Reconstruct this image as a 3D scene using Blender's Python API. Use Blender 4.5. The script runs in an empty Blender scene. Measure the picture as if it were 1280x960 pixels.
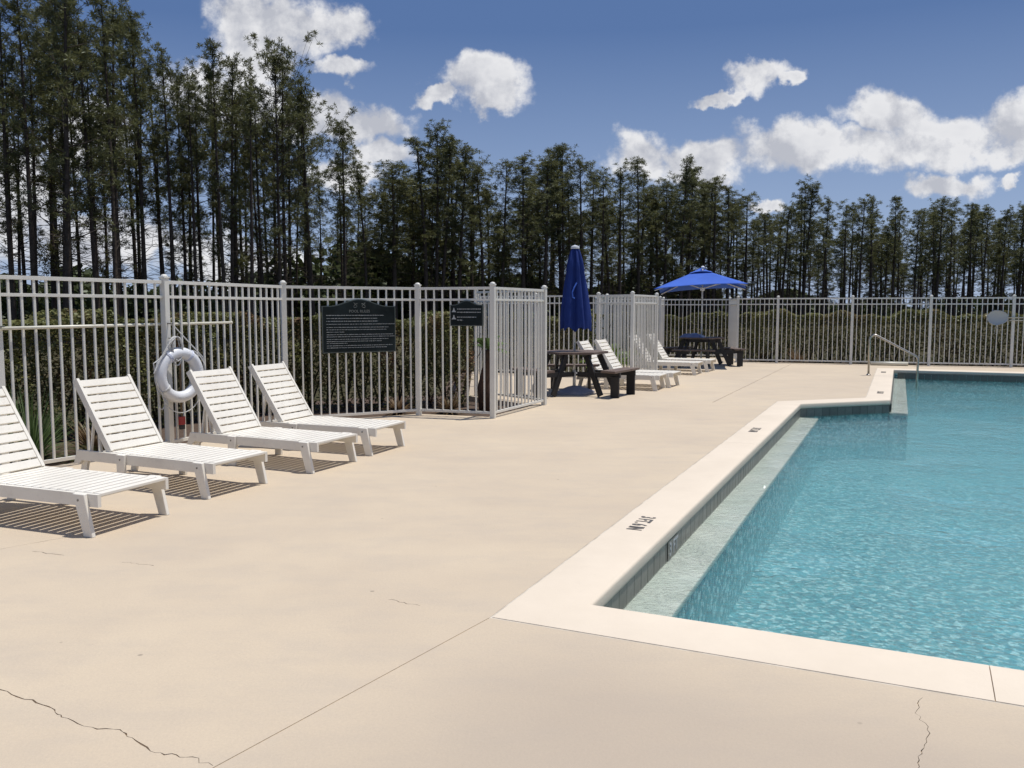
import bpy, bmesh, math, random
import numpy as np
from mathutils import Vector, Matrix
from mathutils.geometry import tessellate_polygon
rnd = random.Random(7)
C = bpy.context.scene
COL = C.collection
R = math.radians

# ------------------------------------------------------------------ camera
PITCH = math.atan(94/1060.0)
H0 = 1.5
cam_d = bpy.data.cameras.new('camera'); cam = bpy.data.objects.new('camera', cam_d); COL.objects.link(cam)
cam.location = (0, 0, H0); cam.rotation_euler = (math.pi/2-PITCH, 0, 0)
cam_d.sensor_width = 36; cam_d.lens = 1060/1280*36
cam_d.clip_start = .05; cam_d.clip_end = 3000
C.camera = cam

# ------------------------------------------------------------------ light
SUN_EL, SUN_H = R(75), Vector((.93, .36)).normalized()
sd = bpy.data.lights.new('sun', 'SUN'); sun = bpy.data.objects.new('sun', sd); COL.objects.link(sun)
sd.energy = 4.35; sd.angle = R(.53); sd.color = (1, .965, .91)
to_sun = Vector((SUN_H.x*math.cos(SUN_EL), SUN_H.y*math.cos(SUN_EL), math.sin(SUN_EL)))
sun.rotation_euler = to_sun.to_track_quat('Z', 'Y').to_euler()
C.view_settings.view_transform = 'Standard'; C.view_settings.look = 'None'
C.view_settings.exposure = 0.0; C.view_settings.gamma = 1
C.cycles.max_bounces = 8; C.cycles.transparent_max_bounces = 12
C.cycles.use_denoising = True; C.cycles.volume_bounces = 2
C.cycles.caustics_reflective = False; C.cycles.caustics_refractive = False
C.cycles.sample_clamp_indirect = 4

def px_dir(px, py):
    cx, cy = (px-640)/1060.0, (480-py)/1060.0
    c, s = math.cos(PITCH), math.sin(PITCH)
    return Vector((cx, c + cy*s, -s + cy*c))
def gp(px, py, z=0.0):
    d = px_dir(px, py); t = (z-H0)/d.z
    return Vector((d.x*t, d.y*t, z))
def at(px, py, Y):
    d = px_dir(px, py); t = Y/d.y
    return Vector((d.x*t, Y, H0+d.z*t))

# ------------------------------------------------------------------ sky
W = bpy.data.worlds.new('World'); C.world = W; W.use_nodes = True
nt = W.node_tree; nt.nodes.clear()
class NB:
    def __init__(s, nt): s.nt = nt
    def n(s, t, **k):
        x = s.nt.nodes.new(t)
        for a, b in k.items(): setattr(x, a, b)
        return x
    def put(s, sock, v):
        if isinstance(v, bpy.types.NodeSocket): s.nt.links.new(v, sock)
        elif v is not None:
            if hasattr(sock.default_value, '__len__') and not hasattr(v, '__len__'): sock.default_value = [v]*len(sock.default_value)
            elif hasattr(v, '__len__') and len(sock.default_value) == 4 and len(v) == 3: sock.default_value = (*v, 1)
            else: sock.default_value = v
    def m(s, op, a, b=None, c=None, clamp=False):
        x = s.n('ShaderNodeMath', operation=op, use_clamp=clamp)
        for i, v in enumerate((a, b, c)): s.put(x.inputs[i], v)
        return x.outputs[0]
    def v(s, op, a, b=None, out=0):
        x = s.n('ShaderNodeVectorMath', operation=op)
        s.put(x.inputs[0], a); s.put(x.inputs[1], b)
        return x.outputs['Value'] if op in ('LENGTH', 'DOT_PRODUCT') else x.outputs[out]
    def noise(s, vec, scale, detail=4, rough=.5, dist=0, out='Fac'):
        x = s.n('ShaderNodeTexNoise'); s.put(x.inputs['Vector'], vec)
        x.inputs['Scale'].default_value = scale; x.inputs['Detail'].default_value = detail
        x.inputs['Roughness'].default_value = rough; x.inputs['Distortion'].default_value = dist
        return x.outputs[out]
    def mr(s, v, a, b, c=0.0, d=1.0, smooth=False):
        x = s.n('ShaderNodeMapRange'); x.clamp = True
        if smooth: x.interpolation_type = 'SMOOTHSTEP'
        for i, q in enumerate((v, a, b, c, d)): s.put(x.inputs[i], q)
        return x.outputs[0]
    def mix(s, f, a, b, blend='MIX'):
        x = s.n('ShaderNodeMix', data_type='RGBA', blend_type=blend)
        s.put(x.inputs[0], f); s.put(x.inputs[6], a); s.put(x.inputs[7], b)
        return x.outputs[2]
nb = NB(nt)
sky = nb.n('ShaderNodeTexSky', sky_type='NISHITA'); sky.sun_disc = False
sky.sun_elevation = SUN_EL; sky.sun_rotation = math.atan2(SUN_H.x, SUN_H.y)
sky.air_density = 1.0; sky.dust_density = .6; sky.ozone_density = 2.0
tc = nb.n('ShaderNodeTexCoord').outputs['Generated']
sep = nb.n('ShaderNodeSeparateXYZ'); nt.links.new(tc, sep.inputs[0])
sy = nb.m('MAXIMUM', sep.outputs[1], .08)
ga = nb.m('DIVIDE', sep.outputs[0], sy); ge = nb.m('DIVIDE', sep.outputs[2], sy)
cmb = nb.n('ShaderNodeCombineXYZ'); nt.links.new(ga, cmb.inputs[0]); nt.links.new(ge, cmb.inputs[1])
gv = cmb.outputs[0]
warp = nb.v('SCALE', nb.v('SUBTRACT', nb.noise(gv, 9, 3, .55, out='Color'), (.5, .5, .5)), None)
warp.node.inputs['Scale'].default_value = .075
warp2 = nb.v('SCALE', nb.v('SUBTRACT', nb.noise(gv, 34, 4, .6, out='Color'), (.5, .5, .5)), None)
warp2.node.inputs['Scale'].default_value = .035
gvw = nb.v('ADD', nb.v('ADD', gv, warp), warp2)
# the day's cumulus: centre and half size of each heap, in pixels of the photograph turned into directions
heaps = [(360,28,108,48),(325,52,66,50),(430,26,44,36),(425,84,48,17),(245,112,66,42),(310,125,66,46),(400,150,64,36),(455,156,62,32),
         (470,196,44,24),(110,170,60,60),(20,240,70,90),(608,108,60,42),(545,120,26,13),(610,132,40,20),(950,97,48,24),(898,118,36,9),(985,108,22,12),
         (800,196,52,40),(880,200,90,36),(1000,190,120,36),(1110,140,75,36),(1190,165,110,44),(1275,160,70,48),(1060,185,120,34),(1250,190,80,26),
         (1180,234,66,20),(1262,232,17,12),(958,264,30,10),(430,225,50,20),(150,300,160,40),(300,330,120,25)]
field = None
for (cx, cy, rx, ry) in heaps:
    d = px_dir(cx, cy); a0, e0 = d.x/d.y, d.z/d.y
    q = nb.v('MULTIPLY', nb.v('SUBTRACT', gvw, (a0, e0, 0)), (1060/rx, 1060/ry, 0))
    v = nb.m('SUBTRACT', 1.0, nb.v('LENGTH', q))
    field = v if field is None else nb.m('MAXIMUM', field, v)
fb = nb.noise(gv, 14, 8, .6)
fb2 = nb.noise(nb.v('ADD', gv, (.012, .02, 0)), 14, 8, .6)
f1 = nb.m('ADD', nb.m('MULTIPLY', nb.m('MINIMUM', field, .55), .95), nb.m('MULTIPLY', nb.m('SUBTRACT', fb, .5), 1.75))
mask = nb.mr(f1, -.04, .40, smooth=True)
front = nb.mr(sep.outputs[1], .25, .4)
# elsewhere in the sky: the same kind of scattered cumulus on a flat layer
zz = nb.m('ADD', nb.m('MAXIMUM', sep.outputs[2], 0), .12)
cl = nb.n('ShaderNodeCombineXYZ'); nt.links.new(nb.m('DIVIDE', sep.outputs[0], zz), cl.inputs[0]); nt.links.new(nb.m('DIVIDE', sep.outputs[1], zz), cl.inputs[1])
gen = nb.mr(nb.noise(cl.outputs[0], 1.1, 7, .58), .56, .68, smooth=True)
mask = nb.m('ADD', nb.m('MULTIPLY', mask, front), nb.m('MULTIPLY', gen, nb.m('SUBTRACT', 1.0, front)))
shade = nb.m('ADD', nb.m('MULTIPLY', nb.m('SUBTRACT', fb, fb2), 5.0), nb.mr(nb.noise(gv, 6, 3, .5), .35, .62, .15, 1.0), clamp=True)
shade = nb.m('MULTIPLY', shade, nb.m('SUBTRACT', 1.0, nb.m('MULTIPLY', nb.mr(f1, .45, .85), nb.mr(nb.noise(nb.v('MULTIPLY', gv, (1, 2.6, 1)), 5, 4, .55), .42, .60, 0, .75))))
ccol = nb.mix(shade, (6.3, 6.5, 7.2), (10.3, 10.3, 10.5))
# tint: a phone photograph's slightly flatter blue, with a paler band low down
low = nb.mr(sep.outputs[2], -.02, .30)
skyc = nb.mix(.80, sky.outputs[0], nb.mix(low, (5.2, 6.7, 9.7), (1.12, 2.12, 4.8)))
allc = nb.mix(nb.m('MULTIPLY', mask, .96), skyc, ccol)
bg = nb.n('ShaderNodeBackground'); nt.links.new(allc, bg.inputs[0]); bg.inputs[1].default_value = .08
wo = nb.n('ShaderNodeOutputWorld'); nt.links.new(bg.outputs[0], wo.inputs[0])

# ------------------------------------------------------------------ materials
def mat(name, col=(.5,.5,.5), rough=.6, spec=.5, metal=0, var=None, vscale=4, vdetail=5, bump=0, bscale=40, coat=0, world=False, fn=None):
    """var: second colour mixed in by noise"""
    m = bpy.data.materials.new(name); m.use_nodes = True
    b = NB(m.node_tree); p = m.node_tree.nodes['Principled BSDF']
    co = b.n('ShaderNodeNewGeometry').outputs['Position'] if world else b.n('ShaderNodeTexCoord').outputs['Object']
    c = col
    if var is not None:
        c = b.mix(b.mr(b.noise(co, vscale, vdetail, .6), .35, .65), col, var)
    if fn: c = fn(b, co, c, p)
    b.put(p.inputs['Base Color'], c)
    p.inputs['Roughness'].default_value = rough
    p.inputs['Specular IOR Level'].default_value = spec
    p.inputs['Metallic'].default_value = metal
    p.inputs['Coat Weight'].default_value = coat
    if bump:
        bn = b.n('ShaderNodeBump'); bn.inputs['Distance'].default_value = bump; bn.inputs['Strength'].default_value = 1
        b.put(bn.inputs['Height'], b.noise(co, bscale, 6, .65)); b.put(p.inputs['Normal'], bn.outputs[0])
    return m
def leafmat(name, c1, c2, c3=None, vs=3, trans=.35, hue=.0):
    m = bpy.data.materials.new(name); m.use_nodes = True
    t = m.node_tree; t.nodes.clear(); b = NB(t)
    co = b.n('ShaderNodeNewGeometry').outputs['Position']
    c = b.mix(b.mr(b.noise(co, vs, 4, .7), .35, .65), c1, c2)
    if c3: c = b.mix(b.mr(b.noise(co, vs*.45, 3, .6), .52, .68), c, c3)
    oi = b.n('ShaderNodeObjectInfo').outputs['Random']
    c = b.mix(b.m('MULTIPLY', oi, .35), c, b.mix(.5, c2, (.09, .085, .03)))
    d = b.n('ShaderNodeBsdfDiffuse'); b.put(d.inputs[0], c)
    tr = b.n('ShaderNodeBsdfTranslucent'); b.put(tr.inputs[0], c)
    gl = b.n('ShaderNodeBsdfGlossy'); gl.inputs['Roughness'].default_value = .45; gl.inputs[0].default_value = (.5,.55,.5,1)
    mx = b.n('ShaderNodeMixShader'); mx.inputs[0].default_value = trans; t.links.new(d.outputs[0], mx.inputs[1]); t.links.new(tr.outputs[0], mx.inputs[2])
    m2 = b.n('ShaderNodeMixShader'); m2.inputs[0].default_value = .05; t.links.new(mx.outputs[0], m2.inputs[1]); t.links.new(gl.outputs[0], m2.inputs[2])
    o = b.n('ShaderNodeOutputMaterial'); t.links.new(m2.outputs[0], o.inputs[0])
    return m
def deck_fn(b, co, c, p):
    big = b.mr(b.noise(co, .45, 5, .6, .3), .36, .66)
    c = b.mix(big, (.60,.495,.36), (.525,.43,.32))
    st = b.mr(b.noise(b.v('MULTIPLY', co, (1, 2.2, 1)), 1.7, 7, .7), .45, .75)
    c = b.mix(b.m('MULTIPLY', st, .6), c, (.47, .40, .32))
    sp = b.mr(b.noise(co, 90, 4, .7), .3, .7)
    c = b.mix(b.m('MULTIPLY', sp, .34), c, (.40,.335,.26))
    gr = b.mr(b.noise(co, 30, 6, .75), .60, .72)
    c = b.mix(b.m('MULTIPLY', gr, .30), c, (.42,.35,.28))
    pit = b.n('ShaderNodeTexVoronoi'); b.put(pit.inputs['Vector'], co); pit.inputs['Scale'].default_value = 2.1
    c = b.mix(b.m('MULTIPLY', b.mr(pit.outputs['Distance'], .018, .030, .6, 0), 1.0), c, (.22,.18,.14))
    # small stains and worn spots
    w = b.mr(b.noise(co, 5.5, 8, .75), .64, .74)
    c = b.mix(b.m('MULTIPLY', w, .55), c, (.38,.32,.25))
    # slab nearest the pool's near edge is darker with foot traffic
    s = b.n('ShaderNodeSeparateXYZ'); b.put(s.inputs[0], co)
    near = b.mr(b.m('ADD', b.m('MULTIPLY', s.outputs[1], -1.0), b.m('MULTIPLY', s.outputs[0], 1.54)), -4.4, -2.6, smooth=True)
    vv = b.mr(b.m('ADD', b.m('MULTIPLY', s.outputs[0], .4147), b.m('MULTIPLY', s.outputs[1], .91)), 3.0, 3.7, 1, 0)
    c = b.mix(b.m('MULTIPLY', b.m('MULTIPLY', near, vv), .6), c, (.38, .315, .25))
    r = b.mr(b.noise(co, 3, 4), .3, .7, .62, .82); b.put(p.inputs['Roughness'], r)
    return c
M = {}
M['deck'] = mat('deck_concrete', rough=.75, spec=.25, bump=.0022, bscale=55, world=True, fn=deck_fn)
def cop_fn(b, co, c, p):
    c = b.mix(b.mr(b.noise(co, 1.6, 6, .65), .35, .65), (.70,.605,.485), (.65,.56,.445))
    c = b.mix(b.m('MULTIPLY', b.mr(b.noise(co, 7, 8, .75), .62, .75), .35), c, (.48, .41, .33))
    return c
M['coping'] = mat('coping_concrete', rough=.7, spec=.25, bump=.0012, bscale=70, world=True, fn=cop_fn)
M['caulk'] = mat('caulk', (.62,.56,.47), .7, var=(.4,.35,.28), vscale=6)
M['joint'] = mat('joint_dirt', (.34,.29,.22), .9, var=(.20,.17,.13), vscale=9)
M['white_metal'] = mat('white_powder_coat', (.74,.72,.65), .42, var=(.66,.64,.58), vscale=3)
def lounge_fn(b, co, c, p):
    c = b.mix(b.mr(b.noise(co, 3.0, 5, .6), .3, .7), (.82,.78,.69), (.74,.695,.61))
    c = b.mix(b.m('MULTIPLY', b.mr(b.noise(co, 11, 6, .7), .55, .75), .4), c, (.55,.49,.42))
    return c
M['lounger'] = mat('white_recycled_plastic', rough=.45, spec=.4, bump=.0006, bscale=60, world=True, fn=lounge_fn)
M['steel'] = mat('dulled_steel', (.42,.40,.36), .35, metal=.9, var=(.33,.30,.26), vscale=12)
M['bolt'] = mat('bolt_metal', (.25,.24,.22), .4, metal=.8)
def tile_fn(b, co, c, p):
    r = b.n('ShaderNodeObjectInfo').outputs['Random']
    c = b.mix(r, (.12,.115,.095), (.19,.18,.15))
    return b.mix(b.m('MULTIPLY', b.mr(b.noise(co, 25, 5, .7), .4, .7), .4), c, (.08,.085,.07))
M['tile'] = mat('slate_tile', rough=.4, fn=tile_fn, bump=.0008, bscale=30)
M['grout'] = mat('grout', (.15,.14,.12), .9)
M['ledge'] = mat('ledge_plaster', (.80,.79,.71), .6, var=(.68,.70,.62), vscale=3, world=True)
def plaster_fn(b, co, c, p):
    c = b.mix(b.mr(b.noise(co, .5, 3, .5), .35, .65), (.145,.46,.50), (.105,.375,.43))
    vo = b.n('ShaderNodeTexVoronoi'); b.put(vo.inputs['Vector'], co); vo.inputs['Scale'].default_value = 28  # light and dark cells: caustic sparkle painted into the plaster colour
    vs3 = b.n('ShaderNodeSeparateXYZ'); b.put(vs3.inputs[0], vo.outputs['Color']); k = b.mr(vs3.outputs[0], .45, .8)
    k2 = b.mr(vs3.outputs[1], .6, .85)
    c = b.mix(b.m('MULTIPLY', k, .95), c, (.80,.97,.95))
    c = b.mix(b.m('MULTIPLY', b.mr(b.noise(co, 17, 3, .6), .52, .66), .6), c, (.03,.15,.20))
    c = b.mix(b.m('MULTIPLY', k2, .85), c, (.03,.13,.19))
    return c
M['plaster'] = mat('blue_plaster_caustic_speckle', rough=.7, world=True, fn=plaster_fn)
M['plank'] = mat('dark_brown_plank', (.12,.080,.060), .6, var=(.16,.115,.09), vscale=6, bump=.001, bscale=30)
M['frame_dark'] = mat('black_brown_frame', (.010,.009,.009), .6, var=(.018,.015,.014), vscale=8)
M['blue_dark'] = mat('navy_blue_canvas', (.018,.040,.185), .85, spec=.2, var=(.015,.034,.16), vscale=5, bump=.002, bscale=14)
M['blue_open'] = mat('bright_blue_canvas', (.055,.135,.52), .85, spec=.2, var=(.05,.12,.47), vscale=3, bump=.002, bscale=8)
M['cover'] = mat('grey_blue_cover', (.20,.23,.33), .3, var=(.15,.17,.27), vscale=5)
M['base_grey'] = mat('grey_blue_base', (.30,.31,.37), .6, var=(.24,.25,.30), vscale=5, bump=.001)
M['ring'] = mat('white_ring_shell', (.74,.75,.77), .35, var=(.66,.67,.69), vscale=5)
M['rope'] = mat('white_rope', (.62,.62,.60), .8, var=(.45,.44,.42), vscale=30)
M['strap'] = mat('pale_blue_strap', (.55,.58,.68), .6)
M['red'] = mat('red_plastic', (.33,.03,.03), .4)
M['black'] = mat('black_plastic', (.02,.02,.022), .45)
M['pole'] = mat('cream_pole', (.68,.66,.55), .4, var=(.60,.57,.46), vscale=6)
M['sign'] = mat('dark_green_sign_board', (.004,.008,.008), .7, spec=.2, var=(.014,.022,.024), vscale=3)
M['sign_edge'] = mat('sign_border', (.07,.085,.075), .5)
M['print'] = mat('white_print', (.42,.44,.44), .6)
M['print_dim'] = mat('dim_print', (.15,.16,.15), .6)
M['mark'] = mat('black_paint', (.05,.05,.055), .7, var=(.13,.12,.11), vscale=25)
M['net'] = mat('grey_net_cloth', (.42,.44,.45), .7)
M['mulch'] = mat('mulch_ground', (.055,.034,.022), .9, var=(.11,.07,.045), vscale=16, vdetail=8, bump=.02, bscale=22, world=True)
def ground_fn(b, co, c, p):
    c = b.mix(b.mr(b.noise(co, .6, 8, .7), .35, .65), (.035,.042,.018), (.070,.058,.032))
    return b.mix(b.mr(b.noise(co, 5, 6, .7), .45, .7), c, (.10,.075,.045))
M['ground'] = mat('grass_and_needle_ground', rough=.95, spec=.1, bump=.03, bscale=6, world=True, fn=ground_fn)
M['bark'] = mat('pine_bark', (.055,.042,.034), .9, spec=.1, var=(.10,.078,.060), vscale=5, bump=.03, bscale=9)
M['deadwood'] = mat('dead_branch', (.08,.065,.055), .9, spec=.1)
M['needle'] = leafmat('pine_needles', (.115,.122,.050), (.155,.155,.062), vs=.9, trans=.35)
M['needle2'] = leafmat('pine_needles_olive', (.135,.138,.048), (.17,.165,.06), vs=.9, trans=.35)
M['hedge'] = leafmat('hedge_leaves', (.20,.195,.068), (.12,.13,.045), (.22,.12,.07), vs=4, trans=.22)
M['hedge_far'] = leafmat('far_hedge_leaves', (.20,.19,.068), (.13,.135,.046), (.21,.15,.08), vs=2, trans=.2)
M['shrub'] = leafmat('shrub_leaves', (.045,.065,.02), (.07,.085,.03), vs=1.5, trans=.25)
M['blade'] = leafmat('grass_blades', (.09,.14,.045), (.14,.20,.08), vs=3, trans=.3)
M['palm'] = leafmat('palm_leaves', (.14,.21,.035), (.20,.27,.05), vs=3, trans=.35)
M['frond_dry'] = leafmat('dry_fronds', (.16,.10,.05), (.22,.14,.08), vs=5, trans=.2)
M['palm_trunk'] = mat('palm_fibre', (.075,.038,.022), .9, var=(.12,.07,.04), vscale=14, bump=.02, bscale=20)
M['wall_h'] = mat('pale_stucco', (.30,.29,.27), .8, var=(.24,.23,.22), vscale=.5)
M['roof_h'] = mat('roof_shingle', (.17,.15,.14), .85, var=(.12,.11,.10), vscale=1.2)
M['glass_h'] = mat('window_glass', (.03,.04,.05), .1)
M['chim'] = mat('chimney_cap', (.55,.53,.50), .7)

# water: smooth clear body with small wind ripples
def water_mat():
    m = bpy.data.materials.new('pool_water'); m.use_nodes = True
    t = m.node_tree; t.nodes.clear(); b = NB(t)
    co = b.n('ShaderNodeNewGeometry').outputs['Position']
    n1 = b.noise(co, 7, 3, .55, .8); n2 = b.noise(b.v('MULTIPLY', co, (1, 1.25, 1)), 17, 3, .6, .5)
    patch = b.mr(b.noise(co, .9, 4, .6), .36, .62, .22, 1.15)
    n3 = b.noise(co, 40, 3, .6, .4)
    sp_ = b.n('ShaderNodeSeparateXYZ'); b.put(sp_.inputs[0], co)
    jet = b.mr(b.m('ADD', b.m('MULTIPLY', sp_.outputs[1], .91), b.m('MULTIPLY', sp_.outputs[0], .4147)), 4.5, 12.0, 2.3, .8)
    patch = b.m('MULTIPLY', patch, jet)
    h = b.m('ADD', b.m('MULTIPLY', n1, .013), b.m('MULTIPLY', b.m('ADD', b.m('MULTIPLY', n2, .013), b.m('MULTIPLY', n3, .0085)), patch))
    bn = b.n('ShaderNodeBump'); bn.inputs['Strength'].default_value = 1; bn.inputs['Distance'].default_value = 1
    b.put(bn.inputs['Height'], h)
    fr = b.n('ShaderNodeFresnel'); fr.inputs[0].default_value = 1.33; b.put(fr.inputs[1], bn.outputs[0])
    gl = b.n('ShaderNodeBsdfGlossy'); gl.inputs['Roughness'].default_value = .04; b.put(gl.inputs['Normal'], bn.outputs[0]); gl.inputs[0].default_value = (1,1,1,1)
    tr = b.n('ShaderNodeBsdfTransparent'); tr.inputs[0].default_value = (.93,.985,.985,1)
    rf = b.n('ShaderNodeBsdfRefraction'); rf.inputs[0].default_value = (.93,.985,.985,1); rf.inputs['Roughness'].default_value = 0; rf.inputs['IOR'].default_value = 1.33
    b.put(rf.inputs['Normal'], bn.outputs[0])
    mx = b.n('ShaderNodeMixShader'); mx.inputs[0].default_value = .26; t.links.new(tr.outputs[0], mx.inputs[1]); t.links.new(rf.outputs[0], mx.inputs[2])
    # the light scattered back by the water body itself
    df = b.n('ShaderNodeBsdfDiffuse'); df.inputs[0].default_value = (.10,.33,.38,1)
    ss = b.n('ShaderNodeMixShader'); ss.inputs[0].default_value = .0; t.links.new(mx.outputs[0], ss.inputs[1]); t.links.new(df.outputs[0], ss.inputs[2])
    m2 = b.n('ShaderNodeMixShader'); b.put(m2.inputs[0], fr.outputs[0]); t.links.new(ss.outputs[0], m2.inputs[1]); t.links.new(gl.outputs[0], m2.inputs[2])
    o = b.n('ShaderNodeOutputMaterial'); t.links.new(m2.outputs[0], o.inputs[0])
    vs_ = b.n('ShaderNodeVolumePrincipled'); vs_.inputs['Color'].default_value = (.48,.89,.95,1); vs_.inputs['Density'].default_value = .23; vs_.inputs['Anisotropy'].default_value = .2
    t.links.new(vs_.outputs[0], o.inputs['Volume'])
    return m
M['water'] = water_mat()

# ------------------------------------------------------------------ building helpers
def link(name, me, parent=None, m=None):
    o = bpy.data.objects.new(name, me); COL.objects.link(o)
    if parent is not None: o.parent = parent
    if m is not None and me is not None and len(me.materials) == 0: me.materials.append(m)
    return o
def tag(o, label=None, cat=None, group=None, kind=None):
    if label: o['label'] = label
    if cat: o['category'] = cat
    if group: o['group'] = group
    if kind: o['kind'] = kind
    return o
def empty(name, loc=(0,0,0), rz=0, **k):
    o = bpy.data.objects.new(name, None); COL.objects.link(o); o.location = loc; o.rotation_euler = (0,0,rz)
    o.empty_display_size = .1
    return tag(o, **k)
def copy_tree(o, parent=None):
    c = o.copy(); COL.objects.link(c)
    if parent is not None: c.parent = parent
    for ch in list(o.children): copy_tree(ch, c)
    return c
class MB:
    def __init__(s): s.v = []; s.f = []
    def add(s, vs, fs):
        b = len(s.v); s.v += [tuple(p) for p in vs]; s.f += [tuple(i+b for i in f) for f in fs]; return s
    def box(s, c, d, rot=None, ch=0.0):
        """box centre c, size d; chamfered by ch"""
        x, y, z = d[0]/2, d[1]/2, d[2]/2
        if ch <= 0:
            vs = [Vector((a*x, b*y, e*z)) for a in (-1,1) for b in (-1,1) for e in (-1,1)]
            fs = [(0,1,3,2),(4,6,7,5),(0,4,5,1),(2,3,7,6),(0,2,6,4),(1,5,7,3)]
        else:
            bm = bmesh.new(); bmesh.ops.create_cube(bm, size=1)
            for v in bm.verts: v.co = Vector((v.co.x*d[0], v.co.y*d[1], v.co.z*d[2]))
            bmesh.ops.bevel(bm, geom=bm.edges[:], offset=ch, segments=2, affect='EDGES', profile=.6)
            bm.verts.index_update(); vs = [v.co.copy() for v in bm.verts]; fs = [[v.index for v in f.verts] for f in bm.faces]; bm.free()
        if rot is not None: vs = [rot @ v for v in vs]
        c = Vector(c); return s.add([v+c for v in vs], fs)
    def beam(s, p0, p1, w, h, up=(0,0,1), ch=0.0):
        p0, p1 = Vector(p0), Vector(p1); d = p1-p0; L = d.length; d.normalize()
        sd_ = d.cross(Vector(up)); 
        if sd_.length < 1e-4: sd_ = Vector((0,1,0))
        sd_.normalize(); u = sd_.cross(d)
        rot = Matrix((d, sd_, u)).transposed()
        return s.box((p0+p1)/2, (L, w, h), rot, ch)
    def tube(s, pts, r, n=8, cap=True, closed=False):
        pts = [Vector(p) for p in pts]; rs = r if hasattr(r, '__len__') else [r]*len(pts)
        rings = []; up = Vector((0,0,1)); N = len(pts)
        t0 = (pts[1]-pts[0]).normalized()
        a = t0.cross(up); a = a.normalized() if a.length > 1e-3 else Vector((1,0,0))
        vs = []
        for i, p in enumerate(pts):
            if closed: t = (pts[(i+1)%N]-pts[i-1]).normalized()
            else: t = (pts[min(i+1,N-1)]-pts[max(i-1,0)]).normalized()
            a = (a - t*a.dot(t)).normalized(); b = t.cross(a)
            for k in range(n):
                an = 2*math.pi*k/n; vs.append(p + (a*math.cos(an)+b*math.sin(an))*rs[i])
        fs = []
        for i in range(N if closed else N-1):
            j = (i+1) % N
            for k in range(n): fs.append((i*n+k, i*n+(k+1)%n, j*n+(k+1)%n, j*n+k))
        if cap and not closed: fs += [tuple(range(n))[::-1], tuple((N-1)*n+k for k in range(n))]
        return s.add(vs, fs)
    def lathe(s, prof, n=16, c=(0,0,0), fold=None):
        vs = []; fs = []
        for i, (r, z) in enumerate(prof):
            for k in range(n):
                a = 2*math.pi*k/n; rr = r*(fold(a, i) if fold else 1)
                vs.append((c[0]+rr*math.cos(a), c[1]+rr*math.sin(a), c[2]+z))
        for i in range(len(prof)-1):
            for k in range(n): fs.append((i*n+k, i*n+(k+1)%n, (i+1)*n+(k+1)%n, (i+1)*n+k))
        fs += [tuple(range(n))[::-1], tuple((len(prof)-1)*n+k for k in range(n))]
        return s.add(vs, fs)
    def mesh(s, name, smooth=False):
        me = bpy.data.meshes.new(name); me.from_pydata(s.v, [], s.f)
        if smooth:
            me.polygons.foreach_set('use_smooth', [True]*len(me.polygons))
        me.update(); return me
    def build(s, name, m, parent=None, smooth=False, loc=None, auto=None):
        me = s.mesh(name, smooth or auto is not None); o = link(name, me, parent, m)
        if auto is not None: me.set_sharp_from_angle(angle=R(auto))
        if loc is not None: o.location = loc
        return o
def np_mesh(name, V, F, m):
    """V (n,3); F (k,3|4) int"""
    me = bpy.data.meshes.new(name); k = F.shape[1]
    me.vertices.add(len(V)); me.vertices.foreach_set('co', V.astype(np.float32).ravel())
    me.loops.add(F.size); me.loops.foreach_set('vertex_index', F.astype(np.int32).ravel())
    me.polygons.add(len(F)); me.polygons.foreach_set('loop_start', np.arange(0, F.size, k, dtype=np.int32))
    me.update(calc_edges=True); me.validate(); me.materials.append(m); return me
def boolean(o, cutters):
    """difference of real cutters, applied; the cutters are removed"""
    for c in cutters:
        md = o.modifiers.new('cut', 'BOOLEAN'); md.operation = 'DIFFERENCE'; md.solver = 'EXACT'; md.object = c
    dg = bpy.context.evaluated_depsgraph_get(); dg.update()
    me = bpy.data.meshes.new_from_object(o.evaluated_get(dg)); o.modifiers.clear(); o.data = me
    for c in cutters: bpy.data.objects.remove(c)
def prism(poly, z0, z1, name='cutter', m=None, parent=None):
    n = len(poly); mb = MB()
    area = sum(poly[i][0]*poly[(i+1)%n][1]-poly[(i+1)%n][0]*poly[i][1] for i in range(n))
    if area < 0: poly = poly[::-1]
    vs = [(p[0],p[1],z0) for p in poly]+[(p[0],p[1],z1) for p in poly]
    fs = [tuple(range(n))[::-1], tuple(range(n,2*n))]+[(i,(i+1)%n,n+(i+1)%n,n+i) for i in range(n)]
    mb.add(vs, fs); return mb.build(name, m, parent)
def groove(pts, w, z0=-.012, z1=.05):
    """prism following a polyline"""
    pts = [Vector(p[:2]) for p in pts]; L, Rr = [], []
    for i, p in enumerate(pts):
        t = (pts[min(i+1,len(pts)-1)]-pts[max(i-1,0)]).normalized(); nn = Vector((-t.y, t.x))
        ww = (w[i] if hasattr(w,'__len__') else w)/2
        L.append(p+nn*ww); Rr.append(p-nn*ww)
    return prism([tuple(q) for q in L+Rr[::-1]], z0, z1)

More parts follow.
